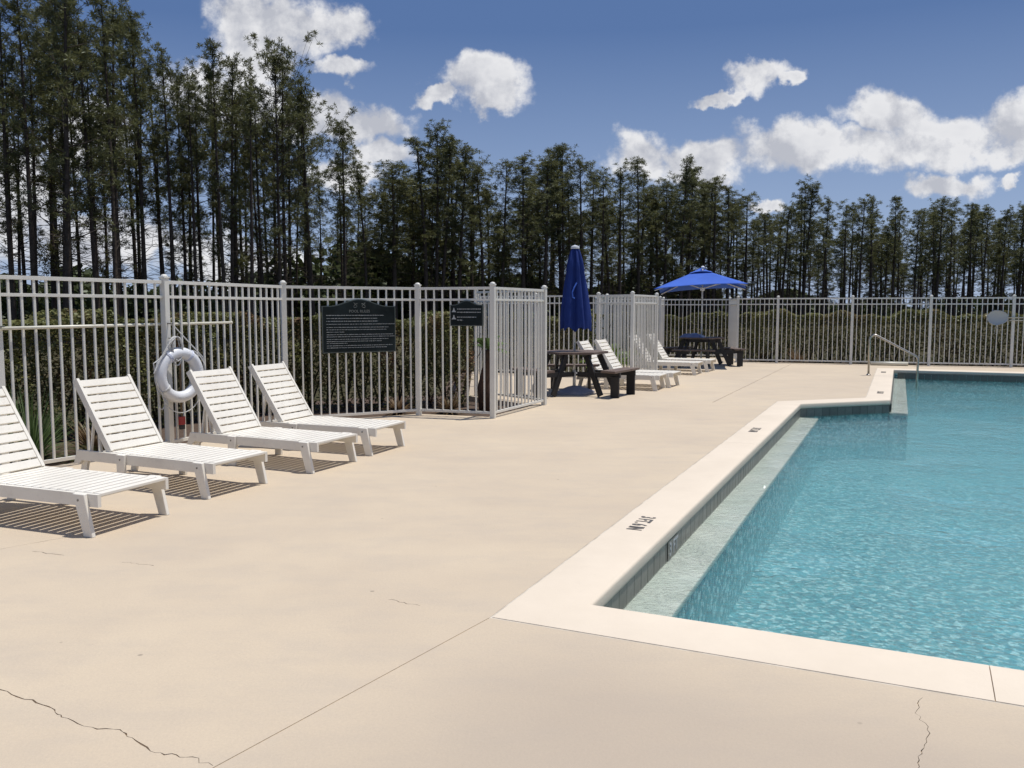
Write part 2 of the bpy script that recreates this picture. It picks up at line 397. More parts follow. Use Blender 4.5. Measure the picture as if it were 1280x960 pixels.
# ------------------------------------------------------------------ pool frame of reference
TH = R(24.5); U = Vector((math.cos(TH), -math.sin(TH), 0)); V = Vector((math.sin(TH), math.cos(TH), 0)); O = Vector((.408, 4.21, 0))
def uv(u, v, z=0): return O + U*u + V*v + Vector((0,0,z))
pool = [(0,0),(12.5,0),(12.5,19.0),(1.29,19.0),(1.29,11.32),(0,10.1)]
def offset(poly, d):
    n = len(poly); out = []
    for i in range(n):
        p0, p1, p2 = [Vector(poly[k % n]) for k in (i-1, i, i+1)]
        a = (p1-p0).normalized(); b = (p2-p1).normalized()
        na, nb_ = Vector((a.y,-a.x)), Vector((b.y,-b.x))
        m = (na+nb_)/(1+na.dot(nb_)); out.append(tuple(p1+m*d))
    return out
WL = -.212                     # water level
# fence posts (world)
PM = Vector((-5.45,5.95,0)); P0 = Vector((-4.55,7.5,0)); P1 = Vector((-3.667,9.0,0)); P2 = Vector((-2.94,10.95,0))
P3 = Vector((-1.318,11.92,0)); P4 = Vector((-.262,11.58,0)); P5 = Vector((.50,13.2,0))
Q1 = Vector((-.62,14.6,0)); R1 = Vector((-.82,20.0,0)); S1 = Vector((1.89,18.6,0)); P6 = Vector((2.49,17.6,0)); P7 = Vector((3.27,19.25,0))
Q2 = Vector((2.3,20.6,0)); R2 = Vector((2.5,25.3,0)); S2 = Vector((4.28,24.6,0)); P8 = Vector((4.68,26.3,0)); P9 = Vector((6.68,26.1,0)); P10 = Vector((6.35,23.93,0))
P11 = Vector((7.375,23.6,0)); FD = Vector((1.825,-.6,0)); P12 = P11+FD; P13 = P12+FD; P14 = P13+FD; P15 = P14+FD; P16 = P15+FD
fence_pts = [PM,P0,P1,P2,P3,P4,P5,Q1,R1,S1,P6,P7,Q2,R2,S2,P8,P9,P10,P11,P12,P13,P14,P15,P16]

# deck outline: fence line pushed outward by ~0.12
pl = [(p.x,p.y) for p in fence_pts]
outer = offset(pl+[(17.5,-3.0),(-6.5,-3.0)], -.13)   # order runs clockwise, so outward is negative
deck = prism(outer, -.11, 0.0, 'pool_deck', M['deck']); tag(deck, kind='structure')
hole = [tuple(uv(*p)[:2]) for p in offset(pool, .392)]
cut = [prism(hole, -.5, .5)]
A = uv(-.39,-.39)
j1 = gp(270,958); dj = (j1-A); cut.append(groove([A+dj*-.001, A+dj*1.6], .006, -.003))
a2, b2 = gp(977,461), gp(897,500); d2 = b2-a2; cut.append(groove([a2-d2*.25, a2+d2*1.05], .011, -.010))
def crack(pxs, w, seed, sub=7):
    r_ = random.Random(seed); pts = [gp(*p) for p in pxs]; out = []
    for a, b in zip(pts[:-1], pts[1:]):
        for k in range(sub):
            q = a.lerp(b, k/sub); n_ = Vector((-(b-a).y, (b-a).x, 0)).normalized()
            if k: q = q + n_*r_.gauss(0, .006)
            out.append(q)
    out.append(pts[-1]); return groove(out, [w*r_.choice((.45,.7,1.0,1.5)) for _ in out], -.008)
cut.append(crack([(-30,850),(0,862),(30,874),(60,883),(72,893),(85,898),(115,909),(150,912),(165,922),(188,939),(215,942),(240,946),(266,957)], .0048, 3, 4))
cut.append(crack([(1153,872),(1146,888),(1157,904),(1160,920),(1155,935),(1149,950),(1146,966),(1140,990)], .0028, 5, 4))
cut.append(crack([(40,689),(58,692),(80,694)], .004, 8, 4)); cut.append(crack([(-20,690),(40,679),(88,671)], .004, 12, 4))
cut.append(crack([(152,703),(170,704),(192,707)], .004, 13, 4)); cut.append(crack([(485,749),(505,753),(525,757)], .003, 14, 4))
boolean(deck, cut)
sub = prism(offset(pl+[(17.5,-3.0),(-6.5,-3.0)], -.10), -.16, -.13, 'deck_base', M['joint'])
boolean(sub, [prism([tuple(uv(*p)[:2]) for p in offset(pool,.30)], -.5, .5)]); tag(sub, kind='structure')

# coping with a rounded nose
prof = [(.040,-.082),(.008,-.082),(.001,-.076),(0,-.066),(0,-.020),(.003,-.010),(.010,-.002),(.02,.003),(.10,.006),(.36,.005),(.38,.0015),(.38,-.05)]
mb = MB(); n = len(pool); np_ = len(prof); allp = [offset(pool, w) for w, z in prof]
vs = [uv(*allp[k][i], prof[k][1]) for i in range(n) for k in range(np_)]
fs = [(i*np_+k, ((i+1)%n)*np_+k, ((i+1)%n)*np_+(k+1)%np_, i*np_+(k+1)%np_) for i in range(n) for k in range(np_)]
mb.add(vs, fs); cop = mb.build('pool_coping', M['coping'], auto=50); tag(cop, kind='structure')
ja, jb = gp(1237,836), gp(1246,887)
bmx = bmesh.new(); bmx.from_mesh(cop.data); bmesh.ops.recalc_face_normals(bmx, faces=bmx.faces); bmx.to_mesh(cop.data); bmx.free()
boolean(cop, [groove([ja+(ja-jb)*.12, jb+(jb-ja)*.12], .004, -.006, .05), groove([uv(-.5,5.6), uv(.1,5.6)], .004, -.004, .05)])
mb = MB(); i_, o_ = offset(pool,.38), offset(pool,.394)
mb.add([uv(*p,-.0015) for p in i_]+[uv(*p,-.0015) for p in o_], [(k,(k+1)%n,n+(k+1)%n,n+k) for k in range(n)])
tag(mb.build('coping_caulk', M['caulk']), kind='structure')

# basin
def fz(u, v): return -.82 - .035*max(u-.3, 0) - .012*v
basin = empty('pool_basin', tuple(uv(0,0))); basin['kind'] = 'structure'
mb = MB(); wall = offset(pool, .03)
vs = []; 
for p in wall: vs += [uv(*p,-.080), uv(*p,-1.9)]
mb.add([v-O for v in vs], [(2*i, 2*i+1, (2*((i+1)%n))+1, 2*((i+1)%n)) for i in range(n)])
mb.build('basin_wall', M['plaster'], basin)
mb = MB(); g = 14
vs = [uv(-.1+13*i/g, -.1+19.3*j/g, fz(-.1+13*i/g, -.1+19.3*j/g))-O for i in range(g+1) for j in range(g+1)]
mb.add(vs, [(i*(g+1)+j, (i+1)*(g+1)+j, (i+1)*(g+1)+j+1, i*(g+1)+j+1) for i in range(g) for j in range(g)])
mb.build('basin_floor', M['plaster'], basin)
RZ = -TH
rotU = Matrix.Rotation(RZ, 3, 'Z')
for (u0,u1,v0,v1) in ((-.025,.27,-.02,10.09),(1.265,1.56,11.33,18.98)):
    mb = MB(); mb.box(uv((u0+u1)/2,(v0+v1)/2,-.245)-O, (u1-u0, v1-v0, .04), rotU, .012); mb.build('underwater_ledge', M['ledge'], basin)
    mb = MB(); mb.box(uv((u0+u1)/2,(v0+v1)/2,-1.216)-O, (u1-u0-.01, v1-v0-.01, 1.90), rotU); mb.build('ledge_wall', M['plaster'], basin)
# band of tiles under the nose, each tile a piece
tm = MB().box((0,0,0), (.146,.012,.146), None, .003).mesh('tile'); tm.materials.append(M['tile'])
def tiles(p, q, parent=basin):
    a, b = Vector(p), Vector(q); L = (b-a).length; d = (b-a)/L; k = int(L/.15)
    nn = Vector((d.y, -d.x))
    for i in range(k+1):
        if i == k and L-k*.15 < .05: break
        c = a + d*(i*.15+.075) - nn*.004
        o = link('tile', tm, parent); o.location = uv(c.x, c.y, -.157)-O
        ww = uv(*(a+d))-uv(*a); o.rotation_euler = (R(rnd.uniform(-.5,.5)), 0, math.atan2(ww.y, ww.x)+R(rnd.uniform(-.4,.4)))
        if i == k: o.scale = ((L-k*.15)/.15, 1, 1); o.location = uv(*(a+d*(k*.15+(L-k*.15)/2) - nn*.004), -.157)-O
tiles((-.02,10.1),(-.02,0)); tiles((1.27,11.34),(-.02,10.12))
mb = MB()
for (a,b) in (((12.48,18.98),(1.31,18.98)),((1.30,18.98),(1.30,11.36))):
    a, b = Vector(a), Vector(b); L = (b-a).length; d = (b-a)/L
    for i in range(int(L/.15)):
        c = a+d*(i*.15+.075); ww = U*d.x+V*d.y
        mb.box(uv(c.x,c.y,-.157)-O, (.146,.012,.146), Matrix.Rotation(math.atan2(ww.y, ww.x),3,'Z'))
tag(mb.build('far_tile_band', M['tile'], basin), kind='stuff')
# water surface
mb = MB(); wp = offset(pool,.06); mb.add([uv(*p,WL) for p in wp]+[uv(*p,-2.3) for p in wp], [tuple(range(n)), tuple(range(n,2*n))[::-1]]+[(k,n+k,n+(k+1)%n,(k+1)%n) for k in range(n)]); w = mb.build('pool_water', M['water']); tag(w, kind='structure')

# depth marks
def text_mesh(txt, size, m, name, parent=None, bold=.0, ext=.0008):
    cu = bpy.data.curves.new('t', 'FONT'); cu.body = txt; cu.size = size; cu.align_x = 'CENTER'; cu.align_y = 'CENTER'; cu.extrude = ext; cu.offset = bold
    cu.resolution_u = 3
    o = bpy.data.objects.new('t', cu); COL.objects.link(o); dg = bpy.context.evaluated_depsgraph_get(); dg.update()
    me = bpy.data.meshes.new_from_object(o.evaluated_get(dg)); bpy.data.objects.remove(o); me.materials.clear(); me.materials.append(m)
    return link(name, me, parent)
tm1 = None
for (px,py,lab) in ((801,655,'black depth lettering on the near stretch of coping beside the deck'),(943,538,'small black depth lettering on the coping before the pool corner'),
                (1100,491,'faint depth lettering on the coping past the pool corner'),(1104,465.5,'faint depth lettering on the coping beside the handrail foot')):
    p = gp(px,py); s = .155
    o = text_mesh('3 FT. 6 IN', s, M['mark'], 'depth_lettering', None, .003) if tm1 is None else link('depth_lettering', tm1)
    tm1 = o.data
    o.location = (p.x,p.y,.0075); o.rotation_euler = (0,0,math.atan2(-V.y,-V.x)); o.scale = (.62,.95,1)
    tag(o, lab, 'lettering', 'depth lettering on the coping')
o = text_mesh('3 FT', .15, M['print'], 'depth_lettering', None, .003); o.name = 'depth_lettering'
bd = MB().box((0,0,0),(.30,.004,.13)).build('number_tile', M['tile'])
q = gp(838,682,-.15); vq = (q-O).dot(V)
bd.location = uv(-.006,vq,-.152); bd.rotation_euler = (0,0,math.atan2(V.y,V.x)); tag(bd,'long grey tile reading 3 FT on the pool wall above the ledge','tile')
o.name='lettering'; o.parent = bd; o.location = (0,-.004,0); o.rotation_euler = (math.pi/2,0,0); o.scale=(.9,.85,1)

# ------------------------------------------------------------------ ground beyond
mb = MB(); big = 1500; holep = [tuple(p) for p in offset([(p_.x,p_.y) for p_ in []] or pl+[(17.5,-3.0),(-6.5,-3.0)], -.06)]
rings = [[Vector((-big,-big,0)),Vector((big,-big,0)),Vector((big,big,0)),Vector((-big,big,0))],[Vector((x,y,0)) for x,y in holep]]
tri = tessellate_polygon(rings); flat = [p for r_ in rings for p in r_]
mb.add([(p.x,p.y,-.10) for p in flat], tri); gnd = mb.build('ground', M['ground'])
for f in gnd.data.polygons: 
    if f.normal.z < 0: f.flip()
tag(gnd, kind='structure')
mb = MB()
bedpts = offset(pl, -1.7)
inn = offset(pl, -.14)
def strip(mb, a, b, z):
    k = len(a); mb.add([(x,y,z) for x,y in a]+[(x,y,z) for x,y in b], [(i,i+1,k+i+1,k+i) for i in range(k-1)])
mb2 = MB(); 
bed1 = [(-8,5.2),(-6.8,8.2),(-5.8,10.6),(-4.8,13.2),(-2.6,15.2),(-1.3,15.5),(-1.5,21.2),(2.4,20.0),(2.1,25.9),(4.3,27.9),(7.2,27.9),(8.5,25.6),(20,21.8)]
inn1 = [(p.x,p.y) for p in fence_pts]; 
rings = [[Vector((x,y,0)) for x,y in inn1+[(20,21.8)][:0]+bed1[::-1]]]
tri = tessellate_polygon(rings); mb2.add([(p.x,p.y,-.085) for p in rings[0]], tri); bed = mb2.build('mulch_bed', M['mulch'])
for f in bed.data.polygons:
    if f.normal.z < 0: f.flip()
tag(bed, kind='structure')

# ------------------------------------------------------------------ fences
PH, RT = 1.84, 1.80
picket_me = MB().box((0,0,.06+.86),(.019,.019,1.72)).mesh('picket'); picket_me.materials.append(M['white_metal'])
post_me = MB().box((0,0,PH/2-.01),(.068,.068,PH-.02), None, .004).mesh('post'); post_me.materials.append(M['white_metal'])
cap_me = MB().lathe([(.046,0),(.050,.006),(.050,.018),(.040,.030),(.022,.040),(.004,.043)], 4).mesh('post_cap')
cap_me = MB().box((0,0,.008),(.080,.080,.016),None,.003).add(*(lambda m_: (m_.v, m_.f))(MB().lathe([(.038,.014),(.036,.026),(.026,.038),(.006,.044)],12))).mesh('post_cap')
cap_me.materials.append(M['white_metal'])
def fence(pts, label, end_post=True, start_post=True):
    base = pts[0]; f = empty('metal_fence', tuple(base)); tag(f, label, 'fence', 'white picket fence around the pool deck')
    k0 = 0 if start_post else 1
    def post(p, d):
        o = link('post', post_me, f); o.location = p-base; o.rotation_euler = (0,0,math.atan2(d.y,d.x))
        c_ = link('post_cap', cap_me, o); c_.location = (0,0,PH-.02)
    for i in range(len(pts)-1):
        a, b = pts[i], pts[i+1]; d = (b-a); L = d.length; d.normalize(); ang = math.atan2(d.y,d.x)
        if i >= k0: post(a, d)
        if i == len(pts)-2 and end_post: post(b, d)
        for z, h in ((RT-.02,.036),(RT-.175,.030),(.075,.034)):
            mb = MB(); mb.beam((0,0,0),(L-.066,0,0),.028,h,ch=.002); o = mb.build('rail', M['white_metal'], f); o.location = (a+d*.033)-base+Vector((0,0,z)); o.rotation_euler = (0,0,ang)
        k = max(1, round(L/.118)) 
        for j in range(1, k):
            o = link('picket', picket_me, f); o.location = (a+d*(L*j/k))-base; o.rotation_euler = (0,0,ang)
    return f
fence([PM,P0,P1,P2,P3,P4], 'long white metal picket fence behind the four near loungers, with both signs')
fence([P4,P5], 'short white fence wing between the small sign and the picnic table with the closed umbrella', start_post=False)
mids = lambda a,b,k: [a.lerp(b,i/k) for i in range(k+1)]
fence([P5]+mids(Q1,R1,3)+mids(R1,S1,2)[1:], 'white fence recessed behind the picnic table with the closed umbrella', start_post=False)
fence([S1,P6,P7], 'white fence wing right behind the middle pair of loungers', start_post=False)
fence([P7,Q2]+mids(Q2,R2,3)[1:]+[S2,P8,P9,P10], 'white fence running around the picnic table with the open umbrella', start_post=False)
fence([P10,P11,P12,P13,P14,P15,P16], 'straight white fence along the far end of the pool, carrying the skimmer net', start_post=False)

# ------------------------------------------------------------------ loungers
def make_lounger():
    t = empty('sun_lounger')
    m = M['lounger']; HW = .30; SH = .283; rh = .085
    for s in (-1,1):
        # side rail: outline with a slanted head end, extruded
        x0, x1 = 0.0, 1.60; ol = [(0.03,SH-rh-.035),(0.0,SH-rh-.035),(.045,SH),(x1,SH),(x1,SH-rh),(.10,SH-rh),(.06,SH-rh-.035)]
        vs = [(x, s*HW-.014, z) for x,z in ol]+[(x, s*HW+.014, z) for x,z in ol]; k = len(ol)
        mb = MB(); mb.add(vs, [tuple(range(k))[::-1] if s else (), tuple(range(k,2*k))]+[(i,(i+1)%k,k+(i+1)%k,k+i) for i in range(k)])
        o = mb.build('side_rail', m, t)
        # legs bolted outside the rail
        for (xa, xb, wt, wb) in ((1.46,1.535,.10,.078),(.60,.60,.09,.078),(.11,.03,.09,.07)):
            ol = [(xa-wt/2,SH+.001),(xa+wt/2,SH+.001),(xb+wb/2,0),(xb-wb/2,0)]
            y0, y1 = s*(HW+.0145), s*(HW+.0445)
            if xa < .3: ol = [(xa-wt/2+.02,SH-.02),(xa+wt/2,SH-.02),(xb+wb/2+.02,0),(xb-wb/2+.02,0)]; y0, y1 = s*(HW-.0145), s*(HW-.0445)
            vs = [(x,y0,z) for x,z in ol]+[(x,y1,z) for x,z in ol]
            mb = MB(); mb.add(vs, [(3,2,1,0),(4,5,6,7)]+[(i,(i+1)%4,4+(i+1)%4,4+i) for i in range(4)]); lg = mb.build('leg', m, t)
            bmx = bmesh.new(); bmx.from_mesh(lg.data); bmesh.ops.recalc_face_normals(bmx, faces=bmx.faces); bmesh.ops.bevel(bmx, geom=bmx.edges[:], offset=.003, segments=1, affect='EDGES'); bmx.to_mesh(lg.data); bmx.free()
            if xa > .3:
                b_ = MB(); b_.tube([(xa, y1, SH-.04),(xa, y1+s*.003, SH-.04)], .008, 8); b_.build('bolt', M['bolt'], lg)
    ns = 15; sl = MB().box((0,0,0),(.064,2*HW-.03,.020),None,.003).mesh('seat_slat'); sl.materials.append(m)
    for i in range(ns):
        o = link('seat_slat', sl, t); o.location = (.44+i*.0805, 0, SH-.006)
    # side cleats carrying the slats and two cross bars
    for x in (.42, 1.38): MB().box((x,0,SH-.050),(.03,2*HW-.03,.05)).build('cross_bar', m, t)
    # backrest: side stiles and nine slats
    an = R(57); d = Vector((-math.cos(an),0,math.sin(an))); nrm = Vector((math.sin(an),0,math.cos(an)))
    hp = Vector((.40,0,SH-.002)); LB = .72
    rot = Matrix((d, Vector((0,1,0)), nrm*-1)).transposed(); rot = Matrix((d, nrm.cross(d), nrm)).transposed()
    for s in (-1,1):
        c = hp + d*(LB/2) + Vector((0, s*(HW-.02-.014), 0)); MB().box(c, (LB,.028,.062), rot, .004).build('back_stile', m, t)
    bs = MB().box((0,0,0),(.063,2*HW-.04-.056-.002,.018),rot,.003).mesh('back_slat'); bs.materials.append(m)
    for i in range(9):
        o = link('back_slat', bs, t); o.location = hp + d*(.035+.0785*i+.005) + nrm*.018
    for s in (-1,1):
        mb = MB(); mb.beam(hp+d*.36+Vector((0,s*.24,0))-nrm*.02, (.12,s*.24,SH-.09), .022,.014); mb.beam(hp+d*.36+Vector((0,s*.22,0))-nrm*.02, (.25,s*.22,SH-.09), .018,.012); mb.build('prop', m, t)
    MB().beam((.04,-HW+.014,SH-.085),(.04,HW-.014,SH-.085),.03,.03).build('notch_bar', m, t)
    return t
l0 = make_lounger(); first = True
spots = [((110,672),(200,644),'white slatted lounger nearest the camera, cut off by the left edge of the picture'),
         ((256,624),(329,606),'white slatted lounger between the cut-off lounger and the life ring, backrest left of the ring'),
         ((387,592),(440,578),'white slatted lounger whose backrest stands just in front of the life ring'),
         ((461,570),(503,558),'white slatted lounger below the big pool rules sign, last of the near row'),
         ((819,489),None,'white lounger just behind the picnic table with the closed umbrella'),
         ((836,485),None,'white lounger of the middle pair standing nearer the fence wing'),
         ((868,469.2),None,'white lounger of the far pair nearer the camera, behind the fence wing'),
         ((884,465.2),None,'white lounger right in front of the picnic table with the open umbrella')]
for i,(a,b,lab) in enumerate(spots):
    o = l0 if i == 0 else copy_tree(l0)
    pa = gp(*a)
    if b: pb = gp(*b); yv = (pb-pa).normalized(); ang = math.atan2(yv.y,yv.x)-math.pi/2
    else: ang = -TH
    if b: ang = .5*ang + .5*(-TH*.92)
    ang += R((0,.5,-.8,1,1.5,-1,1,-1.2)[i])
    xv = Vector((math.cos(ang),math.sin(ang),0)); yv = Vector((-xv.y,xv.x,0))
    o.location = pa - xv*1.535 + yv*.345 ; o.rotation_euler = (0,0,ang)
    tag(o, lab, 'sun lounger', 'white slatted sun loungers on the deck')

# ------------------------------------------------------------------ picnic tables (three benches) and umbrellas
def make_table():
    t = empty('picnic_table')
    TZ = .755
    # top: hexagon cut from planks running one way
    a1, a2 = .56, .50
    hexp = []
    for k in range(6):
        an = R(-60+60*k); hexp.append((.60*math.cos(an), .60*math.sin(an)))
    nP = 7; y0 = -.52; wP = 1.04/nP
    for k in range(nP):
        lo, hi = y0+k*wP+.003, y0+(k+1)*wP-.003
        ext = lambda y: .60 - abs(y)/math.tan(R(60)) - .0
        xs = [(-ext(lo),lo),(ext(lo),lo)] + ([(ext(0),0)] if lo < 0 < hi else []) + [(ext(hi),hi),(-ext(hi),hi)] + ([(-ext(0),0)] if lo < 0 < hi else [])
        o = prism(xs, TZ-.038, TZ, 'top_plank', M['plank'], t)
    for s in (-1,1): MB().box((s*.22,0,TZ-.082),(.09,.86,.085)).build('top_batten', M['frame_dark'], t)
    for na in (-30,-150,90):
        ca = Vector((math.cos(R(na)),math.sin(R(na)),0)); ta = Vector((-ca.y,ca.x,0)); rot = Matrix.Rotation(R(na),3,'Z')
        for s in (-1,1):
            off = ta*(s*.27)
            MB().beam(ca*.36+off+Vector((0,0,TZ-.06)), ca*.66+off*1.25+Vector((0,0,0.02)), .045,.10, ch=.004).build('leg', M['frame_dark'], t)
            MB().beam(ca*.20+off+Vector((0,0,.37)), ca*1.02+off*1.25+Vector((0,0,.385)), .045,.085).build('bench_arm', M['frame_dark'], t)
            MB().beam(ca*.93+off*1.3+Vector((0,0,.36)), ca*.93+off*1.3+Vector((0,0,0)), .045,.15, up=ca, ch=.004).build('leg', M['frame_dark'], t)
        for k in range(2):
            MB().box(ca*(.78+k*.145+.02)+Vector((0,0,.445)), (.138, 1.0 if k == 0 else 1.08,.038), rot, .004).build('bench_plank', M['plank'], t)
    return t
t1 = make_table(); t1.location = (1.105,15.0,0)
tag(t1,'dark brown picnic table around the closed navy umbrella','picnic table','dark picnic tables with attached benches')
t2 = copy_tree(t1); t2.location = (5.0,22.4,0); t2.rotation_euler = (0,0,R(-84.5)); tag(t2,'dark picnic table far off under the open blue umbrella','picnic table')
# closed umbrella
um = empty('closed_umbrella',(1.105,15.0,0)); tag(um,'closed navy blue patio umbrella standing through the nearer picnic table','umbrella')
MB().tube([(0,0,.05),(0,0,2.56)],.019,12).build('pole', M['white_metal'], um, True)
def fold(a,i): return 1+ .20*math.cos(6*a+.3+.15*i)*(.7+.3*min(1,i/2))+.09*math.cos(3*a+1)+.05*math.cos(13*a)
mb = MB(); mb.lathe([(.238,1.14),(.236,1.22),(.230,1.35),(.205,1.6),(.170,1.9),(.130,2.15),(.138,2.17),(.110,2.35),(.075,2.50),(.05,2.555),(.02,2.56)],96,fold=fold)
for i_,v in enumerate(mb.v):
    if i_ < 96:
        a = 2*math.pi*i_/96; mb.v[i_] = (v[0],v[1],v[2]+.03*math.cos(8*a+.3)*-1+.012*math.sin(5*a))
mb.f = [f for f in mb.f if len(f) < 90]
can = mb.build('canopy', M['blue_dark'], um, True)
MB().tube([(.02,-.165,1.95),(-.03,-.20,1.86),(-.06,-.218,1.78),(-.055,-.225,1.70),(-.02,-.22,1.68)],.012,6).build('tie_strap', M['blue_open'], can)
MB().lathe([(.075,2.545),(.078,2.56),(.075,2.585),(.04,2.60),(.02,2.605)],12).build('finial', M['ring'], um)
ub = empty('umbrella_base',(1.105,15.0,0)); tag(ub,'low grey pyramid umbrella base on the deck under the nearer picnic table','umbrella base')
MB().lathe([(.40,.0),(.40,.035),(.12,.13),(.06,.14)],4).build('weight', M['base_grey'], ub)
ub.rotation_euler=(0,0,R(20))
MB().tube([(0,0,.13),(0,0,.42)],.028,12).build('stem', M['white_metal'], ub, True)
# open umbrella
uo = empty('open_umbrella',(5.0,22.4,0),R(-14)); tag(uo,'open bright blue square umbrella over the far picnic table','umbrella')
MB().tube([(0,0,.05),(0,0,2.60)],.021,12).build('pole', M['white_metal'], uo, True)
def canopy(hs, ze, zt, r0, sag=.05, N=10):
    mb = MB(); 
    for q_ in range(4):
        rot = Matrix.Rotation(R(90*q_),3,'Z')
        vs = []; 
        for i in range(N+1):
            t_ = i/N
            for j in range(N+1):
                s_ = j/N*2-1; rr = r0+(hs-r0)*t_
                z = zt+(ze-zt)*t_ - sag*math.sin(math.pi*t_)*(1-s_*s_)*.6 + (.05*t_*t_*(1-s_*s_))
                x = rr - .05*t_*(1-s_*s_)
                vs.append(rot @ Vector((x, rr*s_, z)))
        mb.add(vs, [(i*(N+1)+j,(i+1)*(N+1)+j,(i+1)*(N+1)+j+1,i*(N+1)+j+1) for i in range(N) for j in range(N)])
    return mb
c_ = canopy(1.17,2.03,2.50,.10).build('canopy', M['blue_open'], uo, auto=25)
canopy(.30,2.425,2.565,.03,.005,4).build('vent_flap', M['blue_open'], c_, auto=25)
c_.rotation_euler = (R(-1.5), R(-3.0), 0); c_.location = (.08,.05,0)
md = c_.modifiers.new('cloth','SOLIDIFY'); md.thickness = .004
for q_ in range(4):
    a = R(45+90*q_); e = Vector((math.cos(a)*1.60,math.sin(a)*1.60,1.995)); MB().beam((0,0,2.40),e,.02,.02).build('rib', M['white_metal'], c_)
    MB().beam((0,0,2.02),Vector((0,0,2.40)).lerp(e,.5),.014,.014).build('strut', M['white_metal'], uo)
MB().lathe([(.05,1.97),(.06,1.99),(.06,2.05),(.04,2.07)],12).build('hub', M['ring'], uo)
MB().lathe([(.05,2.55),(.05,2.59),(.02,2.62)],10).build('finial', M['ring'], uo)
# grey blue cover lying on far table
mb = MB(); rr = random.Random(4); nx, ny = 12, 8; vs = []
for i in range(nx+1):
    for j in range(ny+1):
        x, y = i/nx*2-1, j/ny*2-1; e = max(abs(x),abs(y))
        z = .10*(1-e**3)*(1+.12*math.sin(6*x+3*y)) + .003
        vs.append((x*.30*(1+.05*rr.random()), y*.26*(1+.05*rr.random()), z))
mb.add(vs, [(i*(ny+1)+j,(i+1)*(ny+1)+j,(i+1)*(ny+1)+j+1,i*(ny+1)+j+1) for i in range(nx) for j in range(ny)])
o = mb.build('table_cover', M['cover'], None, True, (4.72,22.2,.757)); o.rotation_euler=(0,0,-TH); tag(o,'grey blue crumpled cover lying on the far picnic table beside the umbrella pole','cover')

# ------------------------------------------------------------------ life ring on the fence
fd = (P1-P0).normalized(); fn_ = Vector((fd.y,-fd.x,0))           # normal towards the deck
lr = empty('life_ring', tuple(P1+fn_*.13+fd*.05+Vector((0,0,.80))), math.atan2(fd.y,fd.x)); tag(lr,'white life ring hanging on a fence post behind the loungers','life ring')
RR, rt = .235, .061
ring = [(RR*math.cos(2*math.pi*k/48),0,RR*math.sin(2*math.pi*k/48)) for k in range(48)]
rr_o = MB().tube(ring, rt, 18, closed=True).build('ring_body', M['ring'], lr, True)
for a in (58,125,215,325):
    a = R(a); mb = MB(); c = Vector((RR*math.cos(a),0,RR*math.sin(a))); e = Vector((math.cos(a),0,math.sin(a)))
    tng = Vector((-math.sin(a),0,math.cos(a)))
    pts = [c+ (e*math.cos(t_)+Vector((0,1,0))*math.sin(t_))*(rt+.003) for t_ in [2*math.pi*k/16 for k in range(16)]]
    for sgn in (-.008,0,.008): mb.tube([p+tng*sgn for p in pts], .005, 5, closed=True)
    mb.build('rope_band', M['strap'] if a < 2.4 else M['rope'], lr)
def arc(a0, a1, bulge, y=-.03, k=14):
    out = []
    for i in range(k+1):
        t_ = i/k; a = R(a0+(a1-a0)*t_); r_ = RR+rt+.004 + bulge*math.sin(math.pi*t_)
        out.append((r_*math.cos(a), y, r_*math.sin(a)))
    return out
for a0,a1,bg_ in ((215,325,.10),(125,215,.015),(-35,58,.015)):
    MB().tube(arc(a0,a1,bg_),.006,6).build('grab_rope', M['rope'], lr)
# rope hung on a hook above the ring
hk = empty('throw_rope', tuple(P1+fn_*.10+Vector((0,0,1.22))), math.atan2(fd.y,fd.x)); tag(hk,'coiled white throw rope draped over the post hook above the life ring','rope')
MB().tube([(0,.06,-.03),(0,0,-.03),(0,-.07,-.02),(0,-.085,.02)],.006,6).build('hook', M['bolt'], hk)
rr = random.Random(9)
for i in range(7):
    w_, h_ = rr.uniform(.05,.09), rr.uniform(.10,.17); tl = rr.uniform(-.4,.4); yy = -.03-.008*i
    pts = [(w_*math.cos(t_)+tl*h_*(.5-.5*math.sin(t_))*.3+rr.uniform(-.004,.004), yy, -h_+h_*math.sin(t_)-.01) for t_ in [2*math.pi*k/18 for k in range(18)]]
    MB().tube(pts,.006,6,closed=True).build('rope_coil', M['rope'], hk)
def sagline(p, q, sag, k=14): return [Vector(p).lerp(Vector(q), i/k)+Vector((0,0,-sag*math.sin(math.pi*i/k))) for i in range(k+1)]
MB().tube(sagline((.0,-.03,.10),(.33,-.06,-.24),.0)+sagline((.33,-.06,-.24),(.36,-.05,-.33),.0)[1:],.006,6).build('rope_strand', M['rope'], hk)
MB().tube(sagline((-.03,-.05,-.03),(-.27,-.04,-.28),.04)+sagline((-.27,-.04,-.28),(-.22,-.05,-.75),.0)[1:]+sagline((-.22,-.05,-.75),(-.1,-.03,-.52),.10)[1:],.006,6).build('rope_strand', M['rope'], hk)
MB().tube(sagline((-.03,-.08,-.03),(-.17,-.08,-.17),-.02)+sagline((-.17,-.08,-.17),(-.30,-.08,-.38),.0)[1:],.006,6).build('rope_strand', M['rope'], hk)
rg = empty('hanging_tag', tuple(P1+fn_*.06+fd*.115+Vector((0,0,0))), math.atan2(fd.y,fd.x)); tag(rg,'small red and black tag hanging on a thin cord below the life ring','tag')
MB().tube([(0,0,.95),(0,0,.34)],.012,6).build('cord', M['frond_dry'], rg); MB().box((.0,0,.30),(.072,.03,.09),None,.006).build('red_body', M['red'], rg); MB().box((0,0,.23),(.06,.03,.05),None,.006).build('black_end', M['black'], rg)
